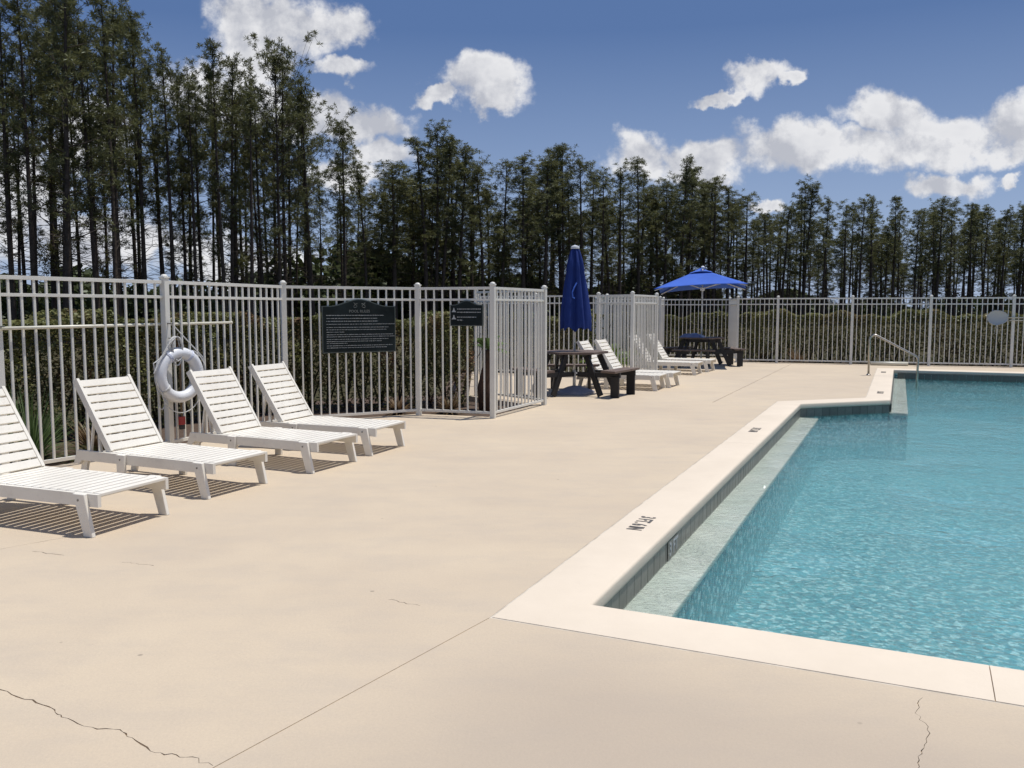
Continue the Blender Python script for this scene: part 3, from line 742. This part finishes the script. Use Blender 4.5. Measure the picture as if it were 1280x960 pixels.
# rescue pole across the fence
pe = at(285,403.2,9.9); ps = at(-60,412,7.15)
o = empty('rescue_pole', tuple(ps)); tag(o,'long cream pole held level across the fence pickets above the near loungers','pole')
dd = pe-ps; off_ = fn_*.04
MB().tube([off_, dd+off_], .0155, 12).build('shaft', M['pole'], o, True); MB().tube([dd*.999+off_, dd*1.006+off_],.019,12).build('end_cap', M['pole'], o)
for p, nn in ((P0,fn_),(P1,fn_)):
    q_ = p + Vector((0,0,1.345)); t_ = 0
    MB().beam(q_-ps+nn*.02, q_-ps+nn*.11,.02,.012).build('bracket', M['bolt'], o)

# ------------------------------------------------------------------ signs
def sign(a, b, x0, x1, ybot, ytop, ycrest, label, lines, header, hsize, icons=False):
    d = (b-a).normalized(); nn = Vector((d.y,-d.x,0))
    def onf(px, py):
        r_ = px_dir(px, py); aa = a+nn*.03; t_ = (aa-Vector((0,0,0))).dot(nn)/Vector((r_.x,r_.y,0)).dot(nn)
        p = r_*t_; return p+Vector((0,0,H0))
    pl_, pr_ = onf(x0,(ybot+ytop)/2), onf(x1,(ybot+ytop)/2); w_ = (Vector((pr_.x,pr_.y,0))-Vector((pl_.x,pl_.y,0))).length
    cpx = (x0+x1)/2; cp = (pl_+pr_)/2; z0, z1, z2 = onf(cpx,ybot).z, onf(cpx,ytop).z, onf(cpx,ycrest).z
    o = empty('rules_sign' if not icons else 'warning_sign', (cp.x,cp.y,z0), math.atan2(d.y,d.x)); tag(o, label, 'sign')
    h = z1-z0; hc = z2-z0
    def outline(ins):
        W_ = w_/2-ins; pts = [(-W_,ins),(W_,ins),(W_,h-ins)]
        for k in range(1,20):
            t_ = k/20; x = W_*(1-2*t_); s_ = max(0,1-abs(x)/(W_*.80)); s_ = s_*s_*(3-2*s_); pts.append((x,h-ins+(hc-h)*s_))
        pts.append((-W_,h-ins)); return pts
    for nm, ins, y0_, y1_, m_ in (('border',0,-.010,.010,M['sign_edge']),('board',.012,-.013,-.0095,M['sign'])):
        ol = outline(ins); k = len(ol); mb = MB(); mb.add([(x,y0_,z) for x,z in ol]+[(x,y1_,z) for x,z in ol],[tuple(range(k)),tuple(range(k,2*k))[::-1]]+[(i,k+i,k+(i+1)%k,(i+1)%k) for i in range(k)])
        mb.build(nm, m_, o)
    if header:
        tx = text_mesh(header, hsize, M['print_dim'], 'header_text', o, .0006); tx.rotation_euler = (math.pi/2,0,0); tx.location = (0,-.0145,h*.885)
        mb = MB()
        for sx in (-1,1): mb.tube([(sx*(.03+.05*abs(math.sin(t_*3))*1), -.0145, h*1.0+.03*math.cos(t_*4)+.01*t_) for t_ in [k/12*1.6 for k in range(13)]],.0035,5)
        mb.build('crest_emblem', M['print_dim'], o)
    mb = MB(); r_ = random.Random(3)
    for (fx0, fx1, fz_, th) in lines:
        x = -w_/2+w_*fx0; xe = -w_/2+w_*fx1
        while x < xe:
            l = r_.uniform(.012,.045); l = min(l, xe-x); hh = th*h*r_.uniform(.75,1.1)
            # each word a run of narrow strokes
            xx = x
            while xx < x+l:
                sw = r_.uniform(.0028,.0048); mb.box((xx+sw/2,-.0137,h*fz_+r_.uniform(-.0006,.0006)),(sw,.001,hh*r_.uniform(.6,1))); xx += sw+r_.uniform(.0008,.0018)
            x += l+r_.uniform(.006,.011)
    tag(mb.build('small_print', M['print'], o), kind='stuff')
    if icons:
        for fz_ in (.74,.40):
            mb = MB(); cx_, cz_ = -w_/2+w_*.12, h*fz_; s_ = .035
            mb.add([(cx_-s_,-.0137,cz_-s_*.7),(cx_+s_,-.0137,cz_-s_*.7),(cx_+s_*.3,-.0137,cz_+s_*.1),(cx_+s_*.1,-.0137,cz_+s_),(cx_-s_*.2,-.0137,cz_+s_*.9),(cx_-s_*.35,-.0137,cz_+s_*.1)],[(0,1,2,3,4,5)])
            mb.build('icon', M['print'], o)
L1 = [(.055,.83,.800,.018),(.055,.74,.735,.016),(.055,.75,.675,.018),(.055,.985,.612,.014),(.055,.90,.545,.014),(.055,.87,.495,.014),(.055,.29,.445,.014),
      (.055,.96,.390,.014),(.055,.985,.345,.014),(.055,.89,.290,.014),(.055,.80,.245,.014),(.055,.33,.205,.014),(.055,.95,.155,.014),(.055,.87,.110,.014)]
sign(P2,P3,402.5,494,440.5,382.5,374,'large dark green arched board of pool rules on the fence above the last near lounger',L1,'POOL RULES',.052)
L2 = [(.22,.93,.80,.05),(.22,.93,.65,.05),(.22,.80,.42,.05),(.22,.40,.28,.05)]
sign(P3,P4,563,604,407.5,381,375.5,'small black arched sign with two white symbols at the fence corner',L2,None,.05,True)

# ------------------------------------------------------------------ handrail, pipe, skimmer
hb = gp(1085.5,469); hr = empty('pool_handrail', tuple(hb), math.atan2(U.y,U.x)); tag(hr,'bent stainless handrail stepping down into the far end of the pool','handrail')
def bend(pts, r_=.06, k=5):
    out = [Vector(pts[0])]
    for a,b,c in zip(pts[:-2],pts[1:-1],pts[2:]):
        a,b,c = Vector(a),Vector(b),Vector(c); p = b+(a-b).normalized()*r_; q_ = b+(c-b).normalized()*r_
        for i in range(k+1): t_ = i/k; out.append((1-t_)**2*p+2*t_*(1-t_)*b+t_*t_*q_)
    out.append(Vector(pts[-1])); return out
MB().tube(bend([(0,0,0),(0,0,.86),(.09,0,.93),(1.0,0,.43),(1.0,0,-.9)],.07),.024,12).build('rail_tube', M['steel'], hr, True)
MB().lathe([(.05,0),(.05,.012),(.03,.03),(.026,.03)],14).build('escutcheon', M['steel'], hr, True)
pw = gp(1088,456.5); pe_ = gp(1135,457.5); d_ = (pe_-pw)
o = empty('white_pipe', (pw.x,pw.y,0)); tag(o,'thick white pipe lying along the fence foot behind the handrail','pipe')
MB().tube([(0,0,.055),(d_.x,d_.y,.055)],.052,14).build('pipe_body', M['pole'], o, True)
fn2 = Vector((-.312,-.95,0)); fn2 = Vector((FD.y,-FD.x,0)).normalized()
def onfar(px,py,off=.06):
    r_ = px_dir(px,py); aa = P11+fn2*off; t_ = aa.dot(fn2)/Vector((r_.x,r_.y,0)).dot(fn2); return r_*t_+Vector((0,0,H0))
sc_ = onfar(1247,397); sk = empty('skimmer_net', tuple(sc_), math.atan2(FD.y,FD.x)); tag(sk,'grey skimmer net on a long pole hung level on the far fence','skimmer')
ol = [(.24*math.cos(a)*(1 if math.cos(a)>0 else .95), 0, .19*math.sin(a)*(1.0 if math.cos(a) < 0 else .92)) for a in [2*math.pi*k/24 for k in range(24)]]
MB().tube(ol,.010,6,closed=True).build('hoop', M['net'], sk)
mb = MB(); vs = [(x*.99,-.05*0,z*.99) for x,_,z in ol]+[(x*.6,.03,z*.6) for x,_,z in ol]+[(0,.04,0)]
mb.add(vs,[(k,(k+1)%24,24+(k+1)%24,24+k) for k in range(24)]+[(24+k,24+(k+1)%24,48) for k in range(24)]); mb.build('net_cloth', M['net'], sk, True)
MB().tube([(.23,0,0),(3.6,-.02,.0)],.014,8).build('shaft', M['pole'], sk, True)
MB().tube([(-.02,-.02,-.18),(-.06,-.02,-.32),(-.05,-.02,-.42),(0,-.02,-.44),(.02,-.02,-.30),(.0,-.02,-.18)],.004,5).build('cord', M['rope'], sk)
b0 = onfar(1262,400.5); sk2 = empty('brush_pole', tuple(b0), math.atan2(FD.y,FD.x)); tag(sk2,'second cream pole hung just below the skimmer pole on the far fence','pole')
MB().tube([(0,0,0),(3.0,0,0)],.014,8).build('shaft', M['pole'], sk2, True)

# ------------------------------------------------------------------ foliage
rg_ = np.random.RandomState(11)
def leaves(P, size, aspect=.5, up=0.0, sizevar=.4, flat=0.0):
    """P (n,3) -> one folded quad leaf per point"""
    n_ = len(P); d = rg_.normal(size=(n_,3)); d[:,2] = d[:,2]*.7+up; d /= np.linalg.norm(d,axis=1)[:,None]
    e = rg_.normal(size=(n_,3)); w = np.cross(d,e); w /= np.linalg.norm(w,axis=1)[:,None]+1e-9
    if flat:
        k_ = rg_.rand(n_) < flat; d[k_,2] *= .35; w[k_] = np.cross(d[k_], np.array([0,0,1.])+rg_.normal(size=(k_.sum(),3))*.25); w /= np.linalg.norm(w,axis=1)[:,None]+1e-9
    s = size*(1+sizevar*(rg_.rand(n_)*2-1))[:,None]
    V_ = np.stack([P-d*s*.5, P+w*s*aspect*.5, P+d*s*.5, P-w*s*aspect*.5],1).reshape(-1,3)
    return V_, np.arange(4*n_).reshape(-1,4)
def np_tubes(segs, n=5):
    """segs list of (p0,p1,r0,r1) -> verts, quads"""
    V_ = []; F_ = []
    for (p0,p1,r0,r1) in segs:
        p0 = np.array(p0,float); p1 = np.array(p1,float); d = p1-p0; d /= np.linalg.norm(d)+1e-9
        a = np.cross(d,[0.3,.2,1] if abs(d[2])<.9 else [1,0,0]); a /= np.linalg.norm(a); b = np.cross(d,a); base = len(V_)
        for p,r_ in ((p0,r0),(p1,r1)):
            for k in range(n): an = 2*math.pi*k/n; V_.append(p+(a*math.cos(an)+b*math.sin(an))*r_)
        for k in range(n): F_.append((base+k,base+(k+1)%n,base+n+(k+1)%n,base+n+k))
    return np.array(V_), np.array(F_)
def pine(seed, Ht=14.0, c0=.48, width=1.7, dens=1.0, m='needle'):
    width *= .66; c0 -= .06
    r_ = np.random.RandomState(seed); segs = []; K = 14
    bend_ = r_.normal(size=2)*.012; ph = r_.rand()*6
    def tp(t): return np.array([bend_[0]*Ht*t*math.sin(2.2*t+ph), bend_[1]*Ht*t*math.cos(2*t+ph), Ht*t])
    rb = .115
    for k in range(K):
        t0, t1 = k/K, (k+1)/K; segs.append((tp(t0), tp(t1), rb*(1-t0*.85)**.9*(1.25 if k == 0 else 1), rb*(1-t1*.85)**.9))
    tv, tf = np_tubes(segs, 8); segs = []; cen = []; dirs = []
    nb_ = int(38*dens)
    for i in range(nb_):
        t = c0+(1-c0)*((i+r_.rand())/nb_)**.92; az = i*2.4+r_.rand()*1.2; q = (t-c0)/(1-c0)
        L = width*(.35+.85*math.sin(math.pi*min(1,(q*.78+.20)))**.8)*(1-.38*q**3)*r_.choice([.35,.6,.8,1.0,1.15,1.5])*r_.uniform(.85,1.15)
        if q < .25: L *= r_.uniform(.5,1)
        el = R(r_.uniform(-18,32)+34*q); b0_ = tp(t); prev = b0_; pr = .028*(1-q*.5)
        dv = np.array([math.cos(az)*math.cos(el),math.sin(az)*math.cos(el),math.sin(el)])
        if q < .40 and r_.rand() < .22: continue
        ks = 4
        for s_ in range(1,ks+1):
            p = b0_+dv*L*s_/ks+np.array([0,0,.30*L*(s_/ks)**2])+r_.normal(size=3)*.04
            segs.append((prev,p,pr*(1-(s_-1)/ks*.75),pr*(1-s_/ks*.75)))
            if s_ >= 2:
                for _ in range(2 if s_ < ks else 3):
                    o_ = r_.normal(size=3)*.20; o_[2] = o_[2]*1.3+.06; c_ = p+o_*(1 if s_ < ks else .8)
                    cen.append(c_); dirs.append(dv*.5+np.array([0,0,.7])); 
                    if r_.rand() < .5: segs.append((p,c_,.008,.005))
            prev = p
        cen.append(prev+dv*.1); dirs.append(dv+np.array([0,0,.5]))
    for k in range(6):
        cen.append(tp(1-.015*k)+r_.normal(size=3)*.08); dirs.append(np.array([0,0,1.]))
    # dead stubs and bare twigs lower on the bole
    for i in range(30):
        t = r_.uniform(.18,c0+.12); az = r_.rand()*6.28; L = r_.uniform(.35,1.5); el = R(r_.uniform(-15,30)); p0 = tp(t)
        dv = np.array([math.cos(az)*math.cos(el),math.sin(az)*math.cos(el),math.sin(el)]); p1 = p0+dv*L*.55; p2 = p1+(dv+r_.normal(size=3)*.25)*L*.45
        segs += [(p0,p1,.016,.010),(p1,p2,.010,.004)]
    lv, lf = np_tubes(segs, 4)
    # needle puffs: thin blades radiating from each shoot
    cen = np.array(cen); dirs = np.array(dirs); nP = len(cen); kB = 24
    Cc = np.repeat(cen,kB,0); D = r_.normal(size=(nP*kB,3))+np.repeat(dirs,kB,0)*.45; D /= np.linalg.norm(D,axis=1)[:,None]
    L = r_.uniform(.14,.27,size=(nP*kB,1)); Wd = np.cross(D, r_.normal(size=D.shape)); Wd /= np.linalg.norm(Wd,axis=1)[:,None]
    w_ = .0145; Pv = np.stack([Cc-Wd*w_*.5, Cc+D*L*.6+Wd*w_*-1.0, Cc+D*L, Cc+D*L*.6+Wd*w_],1).reshape(-1,3)
    Pf = np.arange(4*nP*kB).reshape(-1,4)
    return (np_mesh('trunk', tv, tf, M['bark']), np_mesh('limbs', lv, lf, M['deadwood']), np_mesh('crown', Pv, Pf, M[m]))
pines = [pine(100+i, 14.0, c0=(.42,.5,.38,.60,.46,.35,.52,.44,.64,.40,.56,.48)[i], width=(1.6,1.3,1.9,1.1,1.5,2.3,1.25,1.7,1.5,2.0,1.0,1.8)[i], dens=(1.0,.8,1.1,.6,.9,1.15,.7,.9,.6,.85,.5,.75)[i]) for i in range(12)]
pines += [pine(300+i, 9.0, c0=.28, width=(1.7,1.4,1.9)[i], dens=1.15, m='needle2') for i in range(3)]
big_pine = pine(500, 14.2, c0=.36, width=3.7, dens=1.9)
spire_pine = pine(501, 14.6, c0=.45, width=.8, dens=.6)
bare_pine = pine(502, 12.0, c0=.9, width=.6, dens=.25)
for k in (0,): pass
def put_pine(meshes, X, Y, Hw, base, label, group=None, fat=1.0):
    t = empty('pine_tree', (X,Y,-.1), rnd.uniform(0,6.28)); t.rotation_euler = (rnd.gauss(0,.018),rnd.gauss(0,.018),t.rotation_euler[2]); tag(t, label, 'tree', group)
    t.scale = (fat*Hw/base*.5+fat*.5, fat*Hw/base*.5+fat*.5, Hw/base)
    for nm, me in zip(('trunk','limbs','crown'), meshes):
        o = link(nm, me, t)
        if nm == 'limbs': o['kind'] = 'stuff'
    return t
def Zf(px): k = (px-640)/1060; return 63.7/(1.167-k)
top_tab = [(-80,-10),(0,-5),(40,10),(70,-20),(95,5),(120,60),(140,8),(165,15),(190,30),(212,60),(235,95),(260,100),(285,70),(305,92),(325,120),(345,85),(365,80),(385,110),(410,150),(430,165),(450,205),(470,200),(500,200),(520,180),(545,168),(565,175),(580,205),(605,210),(640,203),(665,205),(690,200),(705,190),(740,210),(770,215),(800,207),(830,225),(850,208),(880,210),(900,230),(925,245),(945,265),(975,260),(1000,235),(1025,250),(1050,265),(1065,248),(1090,252),(1115,248),(1135,265),(1165,246),(1190,262),(1210,255),(1235,268),(1262,260),(1300,258),(1380,262)]
def top_at(px):
    for (a,b),(c,d) in zip(top_tab[:-1],top_tab[1:]):
        if a <= px <= c: return b+(d-b)*(px-a)/(c-a)
    return 200
marks = [(40,'above the lounger cut off by the left edge'),(105,'above the left end of the second lounger'),(180,'above and left of the life ring'),
         (255,'rising right over the life ring'),(330,'above the end of the long cream pole'),(400,'above the last near lounger'),(470,'rising over the pool rules sign'),
         (530,'just right of the pool rules sign'),(610,'rising over the small sign'),(690,'above the fence wing left of the closed umbrella'),(745,'just right of the closed umbrella'),
         (820,'midway between the two umbrellas'),(890,'right behind the open umbrella'),(970,'just right of the open umbrella'),(1060,'left of the pool handrail'),
         (1130,'rising over the pool handrail'),(1200,'between the handrail and the skimmer net'),(9999,'at the right edge over the skimmer net')]
def zone(px, row=0, short=False):
    w = next(t for x, t in marks if px < x)
    k = 'short olive pine with low foliage' if short else 'front row tall pine with clear trunk' if row < 3 else 'rear pine partly hidden by others' if row > 8 else 'tall middle row pine'
    return (k+' '+w, k+' '+w)
def pine_at(px, topy, row, which, label=None, group=None, fat=1.0):
    Y = Zf(px) + row; X = (px-640)/1060*Y; Hw = H0+.1+(386-topy)*Y/1060
    ms, base = which
    l, g_ = (label, group) if label else zone(px, row, base == 9.0)
    return put_pine(ms, X, Y, Hw, base, l, g_, fat)
# trees one can single out along the skyline
special = [(352,78,-1.5,(big_pine,14.2),'broad tallest pine with a wide round crown, to the right of the life ring',1.0),
           (146,4,-2,(spire_pine,14.6),'thin lone pine spire with a bare gap beside it, above the leftmost trees',1.0),
           (316,130,-3,(bare_pine,12.0),'thin bare dead pine stem just left of the broadest crown',1.0),
           (545,168,0,(pines[2],14.0),'fullest pine of the middle skyline, highest between rules sign and closed umbrella',1.25),
           (285,70,-1,(pines[6],14.0),'narrow pointed pine in front of white cloud, left of the broadest crown',1.0),
           (704,190,0,(pines[4],14.0),'pine whose top stands highest directly above the closed umbrella',1.1),
           (432,163,-1,(pines[3],14.0),'narrow pine standing apart right of the broadest crown, above the rules sign',1.0),
           (1002,234,0,(pines[5],14.0),'rounded pine whose top stands highest right of the open umbrella',1.15),
           (86,-30,-2.5,(pines[5],14.0),'very tall thick pine cut off by the top edge near the left corner',1.2),
           (850,207,0,(pines[0],14.0),'tall pine topping the skyline directly above the open umbrella',1.1)]
for (px,ty,row,w_,lab,fat) in special: pine_at(px,ty,row,w_,lab,None,fat)
cnt = 0
for row in range(6):
    px = -60+rnd.uniform(0,20)
    while px < 1350:
        if (row == 4 and px < 420) or (row == 5 and px < 640): px += 30; continue
        t_ = max(0,min(1,px/1280)); step = 36*(1-t_)+19*t_
        if row == 0: jit = rnd.uniform(-2,10)
        else: jit = rnd.choice((6,18,34,60,85))*rnd.uniform(.6,1.2)+row*4
        ty = top_at(px)+jit*(1.6-.9*t_)
        if rnd.random() < (.24 if px > 420 else .12) and row > 0: ms = (rnd.choice(pines[12:]), 9.0); ty = max(ty, top_at(px)+rnd.uniform(40,110)*(1-.5*t_))
        else: ms = (rnd.choice(pines[:12]), 14.0)
        if not (row > 3 and rnd.random() < .15): pine_at(px, ty, row*3.2+rnd.uniform(-1,1), ms, fat=rnd.uniform(.85,1.1)*(1.5 if px > 470 else 1.05)); cnt += 1
        px += step*rnd.uniform(.65,1.35)
print('pines', cnt)

# shrubs and low broadleaf trees under the pines
def bush(seed, n_=1500, m='shrub', size=.16):
    r_ = np.random.RandomState(seed); P = []
    for k in range(14):
        c = r_.normal(size=3)*[.5,.5,.28]+[0,0,.55]; q = r_.normal(size=(n_//14,3)); q /= np.linalg.norm(q,axis=1)[:,None]; q *= (r_.rand(len(q),1)**.35)*.42; P.append(c+q)
    P = np.concatenate(P); P = P[P[:,2] > .02]; V_,F_ = leaves(P,size,.6)
    segs = []
    for k in range(6):
        a = r_.rand()*6.28; segs.append(((0,0,0),(math.cos(a)*.5,math.sin(a)*.5,.6),.035,.012))
    tv,tf = np_tubes(segs,5); return np_mesh('crown',V_,F_,M[m]), np_mesh('stems',tv,tf,M['deadwood'])
bushes = [bush(40+i) for i in range(4)]
sh = [(-20,2.6,9),(60,2.6,7),(130,3.6,14),(190,2.8,2),(235,3.6,10),(262,2.6,1),(300,3.2,12),(372,3.5,8),(405,4.5,6),(440,5.6,9),(468,6,10),(500,5.5,6),(525,4.6,9),(560,4.2,8),(590,5,12),(612,4.0,6),(650,3.4,10),(690,3.4,12),(740,3,12),(800,5,12),(860,5,12),(1180,3,16),(1240,4,14),(1290,4,14)]
for (px,hh,row) in sh:
    Y = Zf(px)+row+2; X = (px-640)/1060*Y; t = empty('understory_shrub',(X,Y,-.1),rnd.uniform(0,6))
    lab = ('leafy shrub under the pines left of the life ring','shrubs left of the life ring') if px < 205 else ('leafy shrub under the pines between life ring and rules sign','shrubs right of the life ring') if px < 400 else \
          ('low round broadleaf tree among the trunks above the pool rules sign','low trees above the rules sign') if px < 560 else ('leafy shrub under the pines above the fence corner','shrubs above the fence corner') if px < 710 else ('leafy shrub under the pines behind the umbrellas','shrubs behind the umbrellas') if px < 950 else ('leafy shrub under the far pines at the right','shrubs under the far pines')
    tag(t, lab[0], 'shrub', lab[1]); s_ = hh/1.25; t.scale = (s_*rnd.uniform(.8,1.1), s_*.9, s_)
    b_ = rnd.choice(bushes); link('crown', b_[0], t); tag(link('stems', b_[1], t), kind='stuff')
# far dark brush that closes the gaps near the ground
P = []
for i in range(36000):
    px = rnd.uniform(-120,1400); Y = Zf(px)+rnd.uniform(24,40); X = (px-640)/1060*Y; h_ = (3.3+.8*math.sin(px*.021)+.8*math.sin(px*.057+2))*(.8 if px > 900 else 1)
    P.append((X,Y,rnd.random()**.8*max(1.2,h_)))
V_,F_ = leaves(np.array(P),.7,.6); o = link('distant_brush', np_mesh('distant_brush',V_,F_,M['shrub'])); tag(o,'low dark brush closing the far side of the pine stand','brush',kind='stuff')

# hedges clipped behind the fence
def hedge(path, w, hfun, n_, m, size, label, inner=True):
    path = [Vector((p[0],p[1],0)) for p in path]; seg = [(a,b,(b-a).length) for a,b in zip(path[:-1],path[1:])]; tot = sum(s_[2] for s_ in seg)
    o = empty('clipped_hedge', tuple(path[0])); tag(o,label,'hedge'); P = []
    cell = {}
    for i in range(n_):
        x = rnd.random()*tot; acc = 0
        for a,b,L in seg:
            if x <= acc+L: break
            acc += L
        t_ = (x-acc)/L; d = (b-a)/L; nn = Vector((-d.y,d.x,0)); p = a.lerp(b,t_)
        h = hfun(x); hh = h*(1+.05*math.sin(x*3.1)+.03*math.sin(x*7.7+1))
        face = rnd.random(); z = rnd.random(); side = rnd.uniform(-1,1)
        if face > .75: side = rnd.uniform(-.9,.9); z *= .9
        elif face < .28: z = 1-abs(rnd.gauss(0,.05)); 
        else: side = (-1 if rnd.random() < .72 else 1)*(1-abs(rnd.gauss(0,.16)))
        bulge = 1-.30*(1-z)**2-.18*max(0,z-.85)/.15*0
        lump = .10*math.sin(x*4.3+z*5)+.07*math.sin(x*9.1+z*11)+.05*math.sin(x*17)
        q = p - nn*(-side)*(w/2*bulge+lump*.5)*1.0 + Vector((0,0,z*hh))
        if z < .25 and rnd.random() < .45: continue
        P.append((q.x-path[0].x,q.y-path[0].y,q.z-.08))
    V_,F_ = leaves(np.array(P),size,.55,.1,.4,.6); link('foliage', np_mesh('foliage',V_,F_,M[m]), o)
    segs = []
    x = 0
    while x < tot:
        acc = 0
        for a,b,L in seg:
            if x <= acc+L: break
            acc += L
        p = a.lerp(b,(x-acc)/L)-path[0]; h = hfun(x)
        for k in range(4):
            e = (p.x+rnd.uniform(-.45,.45)*w*1.1,p.y+rnd.uniform(-.45,.45)*w*1.1,h*rnd.uniform(.6,.92)); mid = (p.x+(e[0]-p.x)*.35,p.y+(e[1]-p.y)*.35,h*.3)
            segs += [((p.x,p.y,-.1),mid,.016,.012),(mid,e,.012,.004)]
        x += .28
    tv,tf = np_tubes(segs,4); tag(link('stems', np_mesh('stems',tv,tf,M['deadwood']), o), kind='stuff')
    return o
hedge([(-6.9,8.6),(-5.6,10.4),(-4.5,12.4),(-3.4,13.4),(-1.9,13.7),(-.85,14.2)],1.15,lambda x:1.46,95000,'hedge',.055,'clipped hedge with reddish lower leaves behind the near fence')
hedge([(-2.2,21.9),(.8,21.2),(2.1,20.5)],1.0,lambda x:1.40,20000,'hedge_far',.075,'clipped hedge behind the recessed fence and the closed umbrella')
hedge([(1.9,28.3),(5.6,28.0),(8.0,27.2)],1.1,lambda x:1.44+.06*math.sin(x*1.2),30000,'hedge_far',.08,'clipped hedge behind the far picnic table')
hedge([(7.15,25.4),(9.9,24.5),(13,23.4),(16.5,22.3)],1.1,lambda x:1.46-.2*max(0,.5-x)/.5+.04*math.sin(x*1.7),48000,'hedge_far',.075,'long clipped hedge behind the straight far fence')

# spiky grass, dry fern, small palm and pale shrubs near the fence
def spiky(loc, n_, L, m, label, name='spiky_grass', spread=.9, w_=.016, cat='grass clump', lift=.9, group=None):
    t = empty(name, loc); tag(t,label,cat,group); mb = MB()
    for i in range(n_):
        a = rnd.random()*6.28; el = rnd.uniform(.25,1.3)*lift; l = L*rnd.uniform(.6,1.1); K = 5; pts = []
        for k in range(K+1):
            s_ = k/K; r_ = l*s_*math.cos(el)*spread; z = l*s_*math.sin(el)-l*.42*s_*s_*math.cos(el); pts.append(Vector((math.cos(a)*r_,math.sin(a)*r_,max(z,.0)+.0)))
        sd2 = Vector((-math.sin(a),math.cos(a),0)); vs = []
        for k,p in enumerate(pts): ww = w_*(1-(k/K)**1.5)*.5+.0008; vs += [p-sd2*ww,p+sd2*ww]
        mb.add(vs,[(2*k,2*k+1,2*k+3,2*k+2) for k in range(K)])
    mb.build('blades', M[m], t); return t
spiky((-4.95,8.65,-.08),260,1.05,'blade','green spiky grass clump behind the fence at the left edge',lift=1.0)
spiky((-4.45,8.95,-.08),200,.62,'frond_dry','brown dried fern clump behind the fence beside the spiky grass','dry_fern',w_=.03,cat='fern')
spiky((-5.6,8.9,-.08),200,1.1,'blade','second green spiky clump behind the leftmost fence post')
pp = Vector((-.42,13.15,-.08)); t = empty('small_palm',tuple(pp)); tag(t,'small palm with a brown fibrous trunk behind the fence corner','palm')
MB().tube([(0,0,0),(-.02,0,.35),(.03,0,.7),(.05,0,.95)],[.10,.105,.07,.045],10).build('trunk', M['palm_trunk'], t, True)
def palm_frond(mb, base, az, el, L, w_=.35, n_=22, r_=rnd):
    d = Vector((math.cos(az),math.sin(az),0)); sd2 = Vector((-d.y,d.x,0)); pts = []
    for k in range(n_+1): s_ = k/n_; pts.append(base+d*(L*s_*math.cos(el))+Vector((0,0,L*s_*math.sin(el)-L*.45*s_*s_)))
    mb.tube(pts,[.010*(1-.7*k/n_) for k in range(n_+1)],4)
    for k in range(3,n_):
        s_ = k/n_; ll = w_*math.sin(math.pi*min(1,s_*.9+.1))**.6; t_ = (pts[k+1]-pts[k-1]).normalized()
        for sg in (-1,1):
            e = pts[k]+(sd2*sg*.75+t_*.6+Vector((0,0,-.25)))*ll; mb.add([pts[k]-t_*.012,pts[k]+t_*.012,e],[(0,1,2)])
mb = MB()
for i in range(9): palm_frond(mb,Vector((.05,0,.93)),i*.7+rnd.random()*.3,rnd.uniform(.4,1.2),rnd.uniform(.38,.52),.18)
mb.build('fronds', M['blade'], t)
for (x,y,h_,lab) in ((2.28,19.9,.95,'bright green palm shrub seen through the fence behind the closed umbrella'),(2.98,20.6,.80,'bright green palm shrub between the two fence wings'),(2.35,20.7,1.05,'taller bright green palm shrub at the fence corner behind the middle loungers')):
    t = empty('palm_shrub',(x,y,-.08)); tag(t,lab,'palm shrub'); mb = MB()
    for i in range(16): palm_frond(mb,Vector((0,0,.15)),i*.9+rnd.random()*.4,rnd.uniform(.5,1.35),h_*rnd.uniform(.8,1.15),.3)
    mb.build('fronds', M['palm'], t)
spiky((-.95,12.75,-.08),160,.42,'frond_dry','low brown fern between the fence corner and the hedge end','dry_fern',w_=.03,cat='fern')
spiky((-1.7,12.6,-.08),140,.40,'frond_dry','low reddish fern at the foot of the hedge below the small sign','dry_fern',w_=.03,cat='fern')
for (x,y,lab) in ((7.4,25.0,'straw coloured grass tuft behind the fence jog right of the far picnic table'),(8.1,24.1,'low straw grass tuft at the left end of the long far hedge'),(6.9,27.2,'dry grass tuft behind the far picnic table fence')):
    spiky((x,y,-.08),150,.8,'frond_dry',lab,'grass_tuft')

# ------------------------------------------------------------------ houses beyond the trees
def house(px, py_eave, py_ridge, Y, wpx, label, chim=None):
    c = (px-640)/1060*Y; ww = wpx/1060*Y; ze = H0+(386-py_eave)*Y/1060; zr = H0+(386-py_ridge)*Y/1060; dp = 8.0
    o = empty('house',(c,Y,-.1)); tag(o,label,'house')
    MB().box((0,dp/2,ze/2),(ww,dp,ze)).build('wall', M['wall_h'], o)
    mb = MB(); e = .5; hw = ww/2+e
    mb.add([(-hw,-e,ze),(hw,-e,ze),(hw,dp+e,ze),(-hw,dp+e,ze),(-hw+2.2,dp/2,zr),(hw-2.2,dp/2,zr)],[(0,1,5,4),(1,2,5),(2,3,4,5),(3,0,4),(3,2,1,0)]); rf = mb.build('roof', M['roof_h'], o)
    for k in range(3):
        x = -ww/2+ww*(k+.5)/3
        w1 = MB().box((x,-.02,ze*.55),(.95,.06,1.1)).build('window', M['chim'], o); MB().box((x,-.06,ze*.55),(.8,.02,.95)).build('pane', M['glass_h'], w1)
    if chim is not None:
        x = (chim-640)/1060*Y-c; cb = MB().box((x,1.5,zr-.2),(1.0,1.0,2.0)).build('chimney', M['wall_h'], rf); MB().box((x,1.5,zr+.86),(1.2,1.2,.12)).build('chimney_cap', M['chim'], cb)
house(450,362,351,84,92,'far pale house with a square chimney, glimpsed over the fence above the rules sign',447)
house(566,362,352,92,70,'far pale house roof glimpsed over the fence between the two signs')
house(180,374,362,78,150,'far low house glimpsed through the pickets left of the life ring')
house(318,372,360,86,95,'far low house glimpsed through the pickets between life ring and rules sign')
